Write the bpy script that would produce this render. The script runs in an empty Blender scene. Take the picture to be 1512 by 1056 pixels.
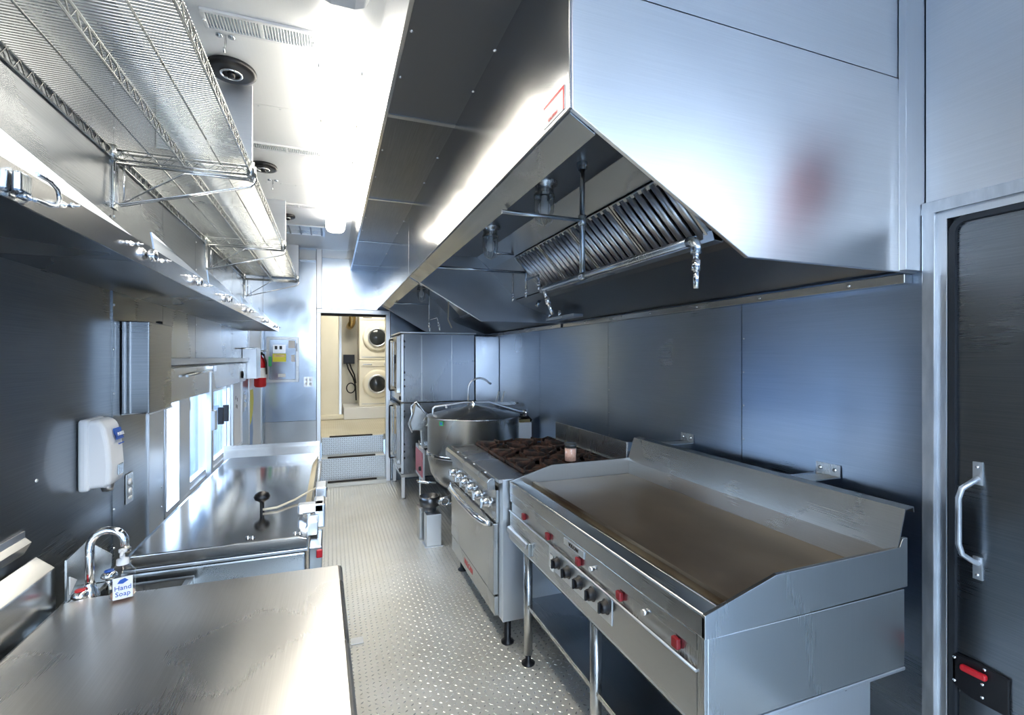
import bpy, bmesh, math, random
from mathutils import Vector, Matrix
random.seed(7)
PI = math.pi
SC = bpy.context.scene
COL = SC.collection

# ------------------------------------------------------------------ camera
H = 1.55
cam_d = bpy.data.cameras.new('camera'); cam = bpy.data.objects.new('camera', cam_d); COL.objects.link(cam)
cam_d.sensor_width = 36; cam_d.sensor_fit = 'HORIZONTAL'; cam_d.lens = 715/1512*36
cam_d.clip_start = 0.02
cam.location = (0, 0, H); cam.rotation_euler = (PI/2, 0, -math.atan(267/715))
SC.camera = cam
# ------------------------------------------------------------------ sky, exposure
w = bpy.data.worlds.new('sky'); SC.world = w; w.use_nodes = True
bg = w.node_tree.nodes['Background']
tc = w.node_tree.nodes.new('ShaderNodeTexCoord'); sp = w.node_tree.nodes.new('ShaderNodeSeparateXYZ')
rp = w.node_tree.nodes.new('ShaderNodeValToRGB')
w.node_tree.links.new(tc.outputs['Generated'], sp.inputs[0]); w.node_tree.links.new(sp.outputs['Z'], rp.inputs[0])
rp.color_ramp.elements[0].position = 0.0; rp.color_ramp.elements[0].color = (0.74, 0.86, 1.0, 1)
rp.color_ramp.elements[1].position = 0.7; rp.color_ramp.elements[1].color = (0.45, 0.68, 1.0, 1)
w.node_tree.links.new(rp.outputs[0], bg.inputs['Color'])
bg.inputs['Strength'].default_value = 8.0
SC.view_settings.view_transform = 'Standard'; SC.view_settings.look = 'None'
SC.view_settings.gamma = 1.0; SC.view_settings.use_curve_mapping = False
SC.view_settings.exposure = 0.45
LAMP = 14.0            # ceiling fixtures
LAMPCOL = (1.0, 0.925, 0.79)
SC.cycles.sample_clamp_indirect = 6.0
SC.cycles.max_bounces = 10; SC.cycles.glossy_bounces = 6; SC.cycles.diffuse_bounces = 4
SC.cycles.transparent_max_bounces = 10

# ------------------------------------------------------------------ materials
def mat(name, color=(.8,.8,.8), rough=.5, metal=0., emit=None, es=0.):
    m = bpy.data.materials.new(name); m.use_nodes = True
    b = m.node_tree.nodes['Principled BSDF']
    b.inputs['Base Color'].default_value = (*color, 1); b.inputs['Roughness'].default_value = rough
    b.inputs['Metallic'].default_value = metal
    if emit: b.inputs['Emission Color'].default_value = (*emit, 1); b.inputs['Emission Strength'].default_value = es
    return m
def noisy(name, c1, c2, rough=.5, metal=0., scale=8., bump=0., stretch=(1,1,1), r2=None, detail=4, pos=(.35,.65)):
    m = mat(name, c1, rough, metal); n = m.node_tree.nodes; l = m.node_tree.links; b = n['Principled BSDF']
    t = n.new('ShaderNodeTexCoord'); mp = n.new('ShaderNodeMapping'); mp.inputs['Scale'].default_value = stretch
    ns = n.new('ShaderNodeTexNoise'); ns.inputs['Scale'].default_value = scale; ns.inputs['Detail'].default_value = detail
    r = n.new('ShaderNodeValToRGB'); r.color_ramp.elements[0].color = (*c1,1); r.color_ramp.elements[1].color = (*c2,1)
    r.color_ramp.elements[0].position = pos[0]; r.color_ramp.elements[1].position = pos[1]
    l.new(t.outputs['Object'], mp.inputs[0]); l.new(mp.outputs[0], ns.inputs[0]); l.new(ns.outputs['Fac'], r.inputs[0])
    l.new(r.outputs[0], b.inputs['Base Color'])
    if r2 is not None:
        mr = n.new('ShaderNodeMapRange'); mr.inputs['From Min'].default_value = .3; mr.inputs['From Max'].default_value = .7
        mr.inputs['To Min'].default_value = rough; mr.inputs['To Max'].default_value = r2
        l.new(ns.outputs['Fac'], mr.inputs[0]); l.new(mr.outputs[0], b.inputs['Roughness'])
    if bump:
        bp = n.new('ShaderNodeBump'); bp.inputs['Strength'].default_value = bump; bp.inputs['Distance'].default_value = .004
        l.new(ns.outputs['Fac'], bp.inputs['Height']); l.new(bp.outputs[0], b.inputs['Normal'])
    return m
def steel(name, col=(.58,.59,.60), r1=.2, r2=.32, brush='z', wave=.15, grain=.06, aniso=.0, wscale=1.6, var=.07):
    """brushed sheet steel: fine grain stretched along one axis, faint oil-canning of the sheet"""
    m = mat(name, col, r1, 1.0); n = m.node_tree.nodes; l = m.node_tree.links; b = n['Principled BSDF']
    t = n.new('ShaderNodeTexCoord'); mp = n.new('ShaderNodeMapping')
    s = {'x':(4,4,420), 'y':(420,5,420), 'z':(420,420,5), 'n':(40,40,40)}[brush]
    mp.inputs['Scale'].default_value = s
    ns = n.new('ShaderNodeTexNoise'); ns.inputs['Scale'].default_value = 1.; ns.inputs['Detail'].default_value = 2
    l.new(t.outputs['Object'], mp.inputs[0]); l.new(mp.outputs[0], ns.inputs[0])
    n2 = n.new('ShaderNodeTexNoise'); n2.inputs['Scale'].default_value = wscale; n2.inputs['Detail'].default_value = 1.5
    l.new(t.outputs['Object'], n2.inputs[0])
    mr = n.new('ShaderNodeMapRange'); mr.interpolation_type = 'SMOOTHSTEP'; mr.inputs['From Min'].default_value = .15; mr.inputs['From Max'].default_value = .85
    mr.inputs['To Min'].default_value = r1; mr.inputs['To Max'].default_value = r2
    ad = n.new('ShaderNodeMath'); ad.operation = 'ADD'; l.new(ns.outputs['Fac'], ad.inputs[0]); l.new(n2.outputs['Fac'], ad.inputs[1])
    hf = n.new('ShaderNodeMath'); hf.operation = 'MULTIPLY_ADD'; hf.inputs[1].default_value = .10 if grain < .1 else .0; l.new(ns.outputs['Fac'], hf.inputs[0]); m8 = n.new('ShaderNodeMath'); m8.operation = 'MULTIPLY'; m8.inputs[1].default_value = .90; l.new(n2.outputs['Fac'], m8.inputs[0]); l.new(m8.outputs[0], hf.inputs[2])
    l.new(hf.outputs[0], mr.inputs[0]); l.new(mr.outputs[0], b.inputs['Roughness'])
    cr = n.new('ShaderNodeValToRGB'); cr.color_ramp.elements[0].position = .3; cr.color_ramp.elements[1].position = .7
    var *= (.35 if brush in 'xyn' else .12) if grain < .1 else .04; cr.color_ramp.elements[0].color = (*[max(0,c-var) for c in col],1); cr.color_ramp.elements[1].color = (*[min(1,c+var) for c in col],1)
    l.new(ns.outputs['Fac'], cr.inputs[0]); l.new(cr.outputs[0], b.inputs['Base Color'])
    b2 = n.new('ShaderNodeBump'); b2.inputs['Strength'].default_value = wave; b2.inputs['Distance'].default_value = .03
    l.new(n2.outputs['Fac'], b2.inputs['Height'])
    l.new(b2.outputs[0], b.inputs['Normal'])
    if aniso:
        tg = n.new('ShaderNodeTangent'); tg.direction_type = 'RADIAL'; tg.axis = 'Z'
        b.inputs['Anisotropic'].default_value = aniso; l.new(tg.outputs[0], b.inputs['Tangent'])
        b.inputs['Anisotropic Rotation'].default_value = .25
    return m
M = dict(
    wall=steel('brushed wall steel', (.43,.52,.65), .26, .34, 'x', .10, .05, .8),  # blue of reflected daylight is tinted into the steel colour
    wall_l_shaded=steel('brushed wall steel left shaded', (.25,.272,.295), .24, .34, 'x', .10, .05, .75),  # darker copy of the wall steel, dim reflections put into its colour
    far=steel('wavy far wall steel', (.49,.565,.67), .16, .26, 'x', .45, .05, .3, 2.2),  # blue cast of the daylight mixed into the base colour
    hood=steel('hood steel', (.60,.61,.62), .15, .22, 'y', .16, .05, .5),
    hoodend_lit=steel('hood end steel lit', (.92,.925,.935), .28, .36, 'x', .16, .05, .75),  # hood steel raised near white, painting in the bright reflected light
    hoodin_shaded=steel('hood inner steel shaded', (.36,.37,.38), .3, .42, 'z', .08, .04),  # same hood steel coloured darker, standing in for the dim interior
    ceil=steel('ceiling sheet', (.88,.90,.92), .34, .46, 'y', .05, .03, 0, 1.2, .03),
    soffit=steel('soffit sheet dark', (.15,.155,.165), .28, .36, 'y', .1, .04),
    top=steel('worktop steel', (.60,.59,.57), .22, .36, 'y', .08, .09, .3, 3.),
    oven=steel('oven steel', (.34,.36,.385), .22, .32, 'z', .08, .04, .4),
    body=steel('appliance steel', (.50,.51,.51), .22, .34, 'z', .06, .05),
    bodyh=steel('appliance steel brushed sideways', (.50,.51,.51), .20, .32, 'y', .06, .05),
    light=steel('light satin alloy', (.76,.79,.83), .3, .42, 'z', .02, .03),
    alu=noisy('scuffed aluminium frame', (.62,.66,.70), (.78,.81,.85), .34, .9, 30, .1, (1,1,.3), .5),
    lid=steel('polished pan lid', (.60,.61,.62), .09, .18, 'x', .06, .04, .3),
    chrome=mat('chrome', (.82,.83,.85), .08, 1.),
    wire=steel('zinc wire', (.68,.70,.69), .2, .32, 'n', .0, .02),
    pipe=steel('conduit steel', (.48,.53,.58), .2, .3, 'z', 0, .02),
    dark=mat('dark gap', (.012,.012,.014), .7),
    black=mat('black plastic', (.006,.006,.008), .38),
    rubber=mat('black rubber seal', (.02,.024,.03), .5),
    white=mat('white plastic', (.78,.80,.83), .35),
    red=mat('red plastic', (.62,.02,.03), .3),
    dred=mat('dark red lens', (.26,.012,.018), .3),
    redp=mat('red paint', (.55,.012,.02), .35),
    yellow=mat('yellow sticker', (.86,.82,.08), .5),
    blue=mat('blue print', (.02,.10,.45), .5),
    green=mat('green tag', (.03,.35,.12), .5),
    bluep=mat('pale blue print', (.30,.48,.80), .5),
    pink=mat('pale red panel', (.50,.13,.17), .4),
    cream=noisy('cream painted board', (.82,.79,.68), (.87,.84,.74), .45, 0, 3),
    washer=mat('cream enamel', (.84,.80,.68), .25),
    drum=mat('dark door glass', (.03,.035,.04), .08),
    iron=noisy('rusty cast iron', (.016,.013,.012), (.13,.06,.04), .5, .3, 26, .5, r2=.8, pos=(.42,.75)),
    salt=noisy('pink salt', (.80,.42,.30), (.90,.60,.48), .4, 0, 120),
    paper=mat('white paper', (.86,.87,.88), .6),
    brass=mat('brass', (.65,.48,.22), .25, 1.),
    brown=mat('tread strip', (.035,.028,.022), .8),
    cable=mat('cream cord', (.72,.66,.52), .5),
    ground=noisy('concrete yard', (.062,.083,.118), (.088,.112,.152), .8, 0, 2),
)
M['plate'] = noisy('seasoned griddle plate', (.095,.062,.038), (.34,.27,.195), .28, .7, 2.6, .0, (1,.7,1), .40, 9, (.18,.82))
M['trough'] = noisy('greasy trough', (.10,.065,.04), (.36,.33,.27), .3, .8, 9, .05, (1,.25,1), .5)
M['floor'] = noisy('aluminium tread plate', (.66,.65,.60), (.76,.76,.73), .36, .5, 2.5, .0, (1,1,1), .48)
M['lug'] = noisy('raised tread bars', (.68,.69,.68), (.84,.85,.84), .25, .8, 3, .0)
M['upfloor'] = noisy('cream worn tread floor', (.62,.58,.47), (.72,.69,.59), .3, .5, 3, .0, r2=.45)
M['riser'] = mat('bright tread plate', (.62,.67,.72), .4, .7)
M['ceil'].node_tree.nodes['Principled BSDF'].inputs['Metallic'].default_value = .3
# glass: fresnel mix of clear and gloss
def glass(name, tint=(1,1,1), fac=None):
    m = bpy.data.materials.new(name); m.use_nodes = True; n = m.node_tree.nodes; l = m.node_tree.links; n.clear()
    o = n.new('ShaderNodeOutputMaterial'); mx = n.new('ShaderNodeMixShader'); tr = n.new('ShaderNodeBsdfTransparent')
    gl = n.new('ShaderNodeBsdfGlossy'); gl.inputs['Roughness'].default_value = .03; lw_ = n.new('ShaderNodeLayerWeight'); pw = n.new('ShaderNodeMath'); pw.operation = 'POWER'; pw.inputs[1].default_value = 3.; l.new(lw_.outputs['Facing'], pw.inputs[0])
    fr = n.new('ShaderNodeMath'); fr.operation = 'MULTIPLY_ADD'; fr.inputs[1].default_value = .55; fr.inputs[2].default_value = .05; l.new(pw.outputs[0], fr.inputs[0])
    tr.inputs[0].default_value = (*tint,1)
    l.new(fr.outputs[0], mx.inputs[0]); l.new(tr.outputs[0], mx.inputs[1]); l.new(gl.outputs[0], mx.inputs[2]); l.new(mx.outputs[0], o.inputs[0])
    return m
M['glass'] = glass('window glass', (.90,.95,1.)); M['jar'] = glass('clear jar glass', (.93,.95,.96))
M['oven_glass'] = mat('oven window glass', (.03,.06,.12), .06); M['bottle'] = glass('clear bottle', (.9,.93,.95))
M['lens'] = mat('lit lamp lens', (1,1,1), .4, 0, LAMPCOL, LAMP)
M['capglow'] = mat('translucent lamp end', (.9,.9,.9), .4, 0, LAMPCOL, 3.0)
M['lauglow'] = mat('laundry lamp lens', (1,1,1), .4, 0, (1.,.94,.80), 22.0)
# perforated sheet
def perf():
    m = mat('perforated dark sheet', (.20,.21,.22), .5, .8); n = m.node_tree.nodes; l = m.node_tree.links; b = n['Principled BSDF']
    t = n.new('ShaderNodeTexCoord'); v = n.new('ShaderNodeTexVoronoi'); v.inputs['Scale'].default_value = 110; v.inputs['Randomness'].default_value = 0
    r = n.new('ShaderNodeValToRGB'); r.color_ramp.elements[0].position = .25; r.color_ramp.elements[1].position = .33
    r.color_ramp.elements[0].color = (.01,.01,.01,1); r.color_ramp.elements[1].color = (.17,.175,.185,1)
    l.new(t.outputs['Object'], v.inputs[0]); l.new(v.outputs['Distance'], r.inputs[0]); l.new(r.outputs[0], b.inputs['Base Color'])
    return m
M['perf'] = perf()

# ------------------------------------------------------------------ mesh builder
ORG = {}
class MB:
    def __init__(s): s.v = []; s.f = []; s.sm = []
    def add(s, vs, fs, smooth=False):
        k = len(s.v); s.v += [Vector(p) for p in vs]; s.f += [tuple(i+k for i in f) for f in fs]; s.sm += [smooth]*len(fs); return s
    def box(s, x0, x1, y0, y1, z0, z1):
        return s.add([(x0,y0,z0),(x1,y0,z0),(x1,y1,z0),(x0,y1,z0),(x0,y0,z1),(x1,y0,z1),(x1,y1,z1),(x0,y1,z1)],
            [(0,3,2,1),(4,5,6,7),(0,1,5,4),(1,2,6,5),(2,3,7,6),(3,0,4,7)])
    def prism(s, poly, axis, a, b):
        """poly of 2D points extruded along axis from a to b; poly coords are the other two axes in xyz order"""
        def p3(q, t):
            return {'x':(t,q[0],q[1]), 'y':(q[0],t,q[1]), 'z':(q[0],q[1],t)}[axis]
        n = len(poly); vs = [p3(q,a) for q in poly]+[p3(q,b) for q in poly]
        fs = [tuple(range(n)), tuple(range(2*n-1, n-1, -1))]+[(i,i+n,(i+1)%n+n,(i+1)%n) for i in range(n)]
        return s.add(vs, fs)
    def sheet(s, pts, t=.004, axis='y', a=0, b=1):
        """folded sheet: polyline pts (2D) given a thickness, extruded"""
        P = [Vector((q[0], q[1])) for q in pts]; off = []
        for i in range(len(P)):
            d = Vector((0,0))
            if i > 0: d += (P[i]-P[i-1]).normalized()
            if i < len(P)-1: d += (P[i+1]-P[i]).normalized()
            d.normalize(); off.append(P[i]+Vector((-d.y, d.x))*t)
        for i in range(len(P)-1):
            s.prism([P[i], P[i+1], off[i+1], off[i]], axis, a, b)
        return s
    def cyl(s, p0, p1, r0, r1=None, seg=16, caps=True):
        p0 = Vector(p0); p1 = Vector(p1); r1 = r0 if r1 is None else r1
        d = (p1-p0).normalized(); a = d.orthogonal().normalized(); b = d.cross(a)
        vs = []
        for p, r in ((p0,r0),(p1,r1)):
            for i in range(seg):
                t = 2*PI*i/seg; vs.append(p+(a*math.cos(t)+b*math.sin(t))*r)
        fs = [(i,(i+1)%seg,(i+1)%seg+seg,i+seg) for i in range(seg)]
        s.add(vs, fs, True)
        if caps: s.add(vs, [tuple(range(seg-1,-1,-1)), tuple(range(seg,2*seg))])
        return s
    def tube(s, path, r, seg=8, closed=False):
        P = [Vector(p) for p in path]; n = len(P); vs = []; prev = None
        for i in range(n):
            if closed: d = (P[(i+1)%n]-P[i-1]).normalized()
            else: d = ((P[i+1]-P[i]) if i == 0 else (P[i]-P[i-1]) if i == n-1 else (P[i+1]-P[i]).normalized()+(P[i]-P[i-1]).normalized()).normalized()
            if prev is None: a = d.orthogonal().normalized()
            else: a = (prev-d*prev.dot(d)).normalized()
            prev = a; b = d.cross(a)
            for k in range(seg):
                t = 2*PI*k/seg; vs.append(P[i]+(a*math.cos(t)+b*math.sin(t))*r)
        fs = []
        for i in range(n if closed else n-1):
            j = (i+1)%n
            for k in range(seg): fs.append((i*seg+k, i*seg+(k+1)%seg, j*seg+(k+1)%seg, j*seg+k))
        s.add(vs, fs, True)
        if not closed: s.add(vs[:seg]+vs[-seg:], [tuple(range(seg-1,-1,-1)), tuple(range(seg,2*seg))])
        return s
    def lathe(s, prof, c, axis='z', seg=32):
        c = Vector(c); ax = {'x':Vector((1,0,0)),'y':Vector((0,1,0)),'z':Vector((0,0,1))}[axis]
        a = ax.orthogonal().normalized(); b = ax.cross(a); vs = []; n = len(prof)
        for r, h in prof:
            for i in range(seg):
                t = 2*PI*i/seg; vs.append(c+ax*h+(a*math.cos(t)+b*math.sin(t))*max(r,1e-4))
        fs = [(i*seg+k, i*seg+(k+1)%seg, (i+1)*seg+(k+1)%seg, (i+1)*seg+k) for i in range(n-1) for k in range(seg)]
        return s.add(vs, fs, True)
    def ring(s, axis, a, b, u0, u1, v0, v1, w):
        """rectangular frame of member width w, outside size u0..u1, v0..v1, thickness a..b along axis"""
        for q in ((u0,u1,v0,v0+w),(u0,u1,v1-w,v1),(u0,u0+w,v0+w,v1-w),(u1-w,u1,v0+w,v1-w)):
            if axis == 'x': s.box(a,b,q[0],q[1],q[2],q[3])
            elif axis == 'y': s.box(q[0],q[1],a,b,q[2],q[3])
            else: s.box(q[0],q[1],q[2],q[3],a,b)
        return s
    def build(s, name, m, parent=None, bevel=0., seg=2, stuff=False):
        me = bpy.data.meshes.new(name)
        if parent is not None: org = ORG[parent.name]
        else:
            mn = Vector([min(p[i] for p in s.v) for i in range(3)]); mx = Vector([max(p[i] for p in s.v) for i in range(3)])
            org = Vector(((mn.x+mx.x)/2, (mn.y+mx.y)/2, mn.z))
        me.from_pydata([p-org for p in s.v], [], s.f); me.update()
        me.polygons.foreach_set('use_smooth', s.sm)
        bm = bmesh.new(); bm.from_mesh(me); bmesh.ops.remove_doubles(bm, verts=bm.verts, dist=1e-6)
        bmesh.ops.recalc_face_normals(bm, faces=bm.faces); bm.to_mesh(me); bm.free()
        me.materials.append(M[m] if isinstance(m, str) else m)
        o = bpy.data.objects.new(name, me); COL.objects.link(o)
        if parent is not None: o.parent = parent
        else: o.location = org
        ORG[o.name] = org
        if bevel:
            bv = o.modifiers.new('bevel', 'BEVEL'); bv.width = bevel; bv.segments = seg; bv.limit_method = 'ANGLE'; bv.angle_limit = .6
            bv.harden_normals = False
        if stuff: o['kind'] = 'stuff'
        return o
def B(x0,x1,y0,y1,z0,z1): return MB().box(x0,x1,y0,y1,z0,z1)
def tag(o, label, cat, group=None):
    o['label'] = label; o['category'] = cat
    if group: o['group'] = group
    return o
def thing(name, loc, label, cat, group=None):
    o = bpy.data.objects.new(name, None); COL.objects.link(o); o.location = loc; o.empty_display_size = .1
    ORG[o.name] = Vector(loc); return tag(o, label, cat, group)
def struct(name, loc=(0,0,0)):
    o = bpy.data.objects.new(name, None); COL.objects.link(o); o.location = loc; o['kind'] = 'structure'; o.empty_display_size = .1
    ORG[o.name] = Vector(loc); return o
def smesh(o): o['kind'] = 'structure'; return o
def text(s, size, loc, right, up, m, parent, name='lettering', ext=.0006):
    """flat print: text mesh whose baseline runs along right, letters stand along up"""
    cu = bpy.data.curves.new('t', 'FONT'); cu.body = s; cu.size = size; cu.align_x = 'CENTER'; cu.align_y = 'CENTER'; cu.extrude = ext
    cu.resolution_u = 2
    to = bpy.data.objects.new('t', cu); COL.objects.link(to)
    dg = bpy.context.evaluated_depsgraph_get(); me = bpy.data.meshes.new_from_object(to.evaluated_get(dg))
    bpy.data.objects.remove(to); bpy.data.curves.remove(cu)
    r = Vector(right).normalized(); u = Vector(up).normalized(); nn = r.cross(u)
    mt = Matrix((r, u, nn)).transposed().to_4x4(); mt.translation = Vector(loc)-ORG[parent.name]
    me.transform(mt); me.materials.clear(); me.materials.append(M[m])
    o = bpy.data.objects.new(name, me); COL.objects.link(o); o.parent = parent; ORG[o.name] = ORG[parent.name]
    return o

# ------------------------------------------------------------------ room constants
XL, XR, YN, YF, ZC = -.74, 1.85, -1.6, 6.25, 2.85

# ------------------------------------------------------------------ ground outside
smesh(B(-300,300,-300,300,-.9,-.85).build('ground', 'ground'))

# ------------------------------------------------------------------ floor
fl = struct('floor')
B(XL-.06,XR+.07,YN,YF+.1,-.08,0).build('floor_sheet', 'floor', fl)
def lugs(x0,x1,y0,y1,z,parent,m,pitch=.030,holes=()):
    b = MB(); i = 0; L = .0115; W = .0036; h = .0016
    y = y0
    while y < y1:
        x = x0+(i%2)*0; j = 0
        while x < x1:
            if not any(a<x<b_ and c<y<d for a,b_,c,d in holes):
                s = 1 if (i+j)%2 else -1; c_ = .7071
                dx, dy = c_*s, c_
                px, py = -dy, dx
                b.add([(x-dx*L,y-dy*L,z),(x+px*W,y+py*W,z),(x+dx*L,y+dy*L,z),(x-px*W,y-py*W,z),(x,y,z+h)],
                      [(0,4,1),(1,4,2),(2,4,3),(3,4,0)])
            x += pitch; j += 1
        y += pitch; i += 1
    return b.build('tread_bars', m, parent, stuff=True)
lugs(-.05, 1.75, .2, 6.22, 0, fl, 'lug', .030)

# ------------------------------------------------------------------ ceiling
ce = struct('ceiling')
B(XL-.06,XR+.07,YN,YF+.1,ZC+.012,ZC+.08).build('roof_skin', 'alu', ce)
ys = [YN,-.82,.38,1.58,2.78,3.98,5.18,YF]
for a,b in zip(ys, ys[1:]): B(XL,XR,a+.0015,b-.0015,ZC,ZC+.012).build('ceiling_panel', 'ceil', ce)
rv = MB()
for y in ys[1:-1]:
    for k in range(9): rv.lathe([(0,-.003),(.004,-.002),(.006,0)], (-.65+k*.1, y+.02, ZC), 'z', 8)
rv.build('rivets', 'light', ce, stuff=True)

# ------------------------------------------------------------------ soffit along the hood top
so = struct('trim_1')
MB().prism([(.186,ZC),(.222,2.63),(.236,2.63),(.236,ZC)], 'y', YN, YF-.001).build('soffit_side', 'hood', so)
sy = [YN,-.2,1.0,2.21,3.42,4.69,5.92,YF]
for i,(a,b) in enumerate(zip(sy, sy[1:])):
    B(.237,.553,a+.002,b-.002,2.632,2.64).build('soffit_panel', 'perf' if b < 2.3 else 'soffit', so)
    if 0 < i: B(.237,.553,a-.014,a+.014,2.626,2.6315).build('joint_strip', 'body', so)
sc = MB()
for y in [1.35,1.62,1.9,2.21,2.6,3.0,3.42,3.9,4.3,4.69,5.2]:
    for x in (.25,.54): sc.lathe([(0,-.004),(.005,-.003),(.007,0)], (x,y,2.632), 'z', 8)
sc.build('screws', 'chrome', so, stuff=True)

# ------------------------------------------------------------------ right wall
wr = struct('wall_right')
B(XR+.012,XR+.07,1.0,YF,0,ZC).build('wall_core', 'dark', wr)
B(XR+.012,XR+.07,YN,1.0,2.06,ZC).build('wall_core', 'dark', wr)
B(XR+.012,XR+.07,YN,0.0,0,2.06).build('wall_core', 'dark', wr)
yr = [1.027,1.796,2.994,4.203,5.486,YF]
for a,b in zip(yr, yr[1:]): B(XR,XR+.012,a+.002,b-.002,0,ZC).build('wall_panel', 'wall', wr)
B(XR,XR+.012,-.35,1.025,2.062,ZC).build('wall_panel', 'hoodend_lit', wr)  # lighter copy of the wall steel, brightness of its reflection painted in
B(XR,XR+.012,YN,-.352,2.062,ZC).build('wall_panel', 'hoodend_lit', wr)
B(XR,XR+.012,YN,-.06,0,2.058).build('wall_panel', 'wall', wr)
rv = MB()
for y in yr[1:-1]:
    for z in [.2+.16*k for k in range(10)]:
        for d in (-.012,): rv.lathe([(0,-.003),(.004,-.002),(.005,0)], (XR, y+d, z), 'x', 8)
rv.build('rivets', 'light', wr, stuff=True)

# rear wall behind the camera with an open entry door and a high opening added to brighten the hood end
wn = struct('wall_rear')
for q in ((XL-.06,-.15,0,1.95),(.85,XR+.07,0,1.95),(XL-.06,XR+.07,2.76,ZC),(XL-.06,-.55,1.95,2.76),(1.75,XR+.07,1.95,2.76),(-.15,.85,1.90,1.95)): B(q[0],q[1],YN-.06,YN,q[2],q[3]).build('wall_panel', 'light', wn)

# side door with frame
d1 = struct('door_1')
MB().ring('x', XR-.022, XR+.03, -.03, 1.026, -.02, 2.058, .036).build('door_frame', 'alu', d1, .003)
MB().ring('x', XR-.006, XR+.03, .006, .990, .016, 2.022, .026).build('frame_step', 'light', d1, .002)
def rring(axis, a, b, u0,u1,v0,v1,w,r):
    mb = MB(); n = 6
    def loop(q0,q1,p0,p1,rr):
        o = []
        for cx,cy,t0 in ((q1-rr,p1-rr,0),(q0+rr,p1-rr,90),(q0+rr,p0+rr,180),(q1-rr,p0+rr,270)):
            for i in range(n+1):
                t = math.radians(t0+90*i/n); o.append((cx+rr*math.cos(t), cy+rr*math.sin(t)))
        return o
    A = loop(u0,u1,v0,v1,r); C = loop(u0+w,u1-w,v0+w,v1-w,max(r-w,.004)); k = len(A)
    vs = [(a,*p) for p in A]+[(a,*p) for p in C]+[(b,*p) for p in A]+[(b,*p) for p in C]; fs = []
    for i in range(k):
        j = (i+1)%k; fs += [(i,j,j+k,i+k),(i+2*k,i+3*k,j+3*k,j+2*k),(i,i+2*k,j+2*k,j),(i+k,j+k,j+3*k,i+3*k)]
    return mb.add(vs, fs)
rring('x', XR-.004, XR+.012, .034,.962,.044,1.994,.018,.05).build('door_seal', 'rubber', d1)
B(XR+.032,XR+.06,-.028,1.024,-.018,2.056).build('frame_back', 'rubber', d1)
B(XR+.008,XR+.031,.045,.95,.055,1.985).build('door_leaf', 'wall_l_shaded', d1, .012, 3)
g = MB()
for z in (1.195,.905):
    g.box(XR+.002,XR+.009,.878,.902,z-.035,z+.035)
g.tube([(XR+.004,.89,1.18),(XR-.02,.892,1.17),(XR-.045,.905,1.15),(XR-.052,.91,1.12),(XR-.052,.91,.98),(XR-.045,.905,.95),(XR-.02,.892,.93),(XR+.004,.89,.92)], .008, 10)
hd = g.build('door_handle', 'alu', d1, .001)
sc = MB()
for z in (1.215,1.18,.925,.885): sc.lathe([(0,-.004),(.004,-.003),(.005,0)], (XR+.002,.89,z), 'x', 8)
sc.build('screws', 'chrome', hd, stuff=True)
lp = MB().prism([(.952,.615),(.952,.520),(.925,.505),(.90,.50),(.815,.500),(.815,.61),(.89,.62)], 'x', XR-.004, XR+.008).build('latch_plate', 'black', d1, .003)
B(XR-.022,XR-.004,.86,.925,.578,.597).build('latch_lever', 'red', d1, .006, 3)
sc = MB()
for y,z in ((.945,.603),(.945,.53),(.875,.52),(.875,.56),(.87,.607)): sc.lathe([(0,-.004),(.004,-.003),(.005,0)], (XR-.004,y,z), 'x', 8)
sc.build('screws', 'chrome', lp, stuff=True)

# ------------------------------------------------------------------ left wall
wl = struct('wall_left'); XO = XL-.06
B(XO,XL-.012,YN,2.70,0,ZC).build('wall_core', 'dark', wl)
B(XO,XL-.012,2.70,4.84,0,.795).build('wall_core', 'dark', wl)
B(XO,XL-.012,2.70,4.84,1.375,ZC).build('wall_core', 'dark', wl)
B(XO,XL-.012,4.84,5.22,0,ZC).build('wall_core', 'dark', wl)
B(XO,XL-.012,5.22,6.12,1.93,ZC).build('wall_core', 'dark', wl)
B(XO,XL-.012,6.12,YF,0,ZC).build('wall_core', 'dark', wl)
def lp_(a,b,z0,z1,m='wall_l_shaded'): return B(XL-.012,XL,a+.002,b-.002,z0,z1).build('wall_panel', m, wl)
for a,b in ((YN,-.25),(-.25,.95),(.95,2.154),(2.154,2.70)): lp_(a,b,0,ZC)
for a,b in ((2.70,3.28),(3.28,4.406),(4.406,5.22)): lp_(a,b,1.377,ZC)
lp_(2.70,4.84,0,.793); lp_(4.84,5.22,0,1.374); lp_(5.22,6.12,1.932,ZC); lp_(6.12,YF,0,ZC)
B(XL,XL+.006,2.50,2.695,.60,1.33).build('wall_panel', 'light', wl)
B(XL,XL+.004,2.135,2.150,.3,1.79).build('seam_strip', 'wall_l_shaded', wl)
rv = MB()
for y in (2.142,3.28,4.406):
    for z in [1.42+.16*k for k in range(8)]: rv.lathe([(.005,0),(.004,.003),(0,.004)], (XL+.004,y,z), 'x', 8)
for z in (1.0,1.15,1.3,.86): rv.lathe([(.005,0),(.004,.003),(0,.004)], (XL+.004,2.142,z), 'x', 8)
for z in (.70,.86,.95,1.2): rv.lathe([(.005,0),(.004,.002),(0,.003)], (XL+.006,2.66,z), 'x', 8)
rv.lathe([(.005,0),(.004,.003),(0,.004)], (XL,1.66,1.22), 'x', 8)
rv.build('rivets', 'light', wl, stuff=True)

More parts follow.
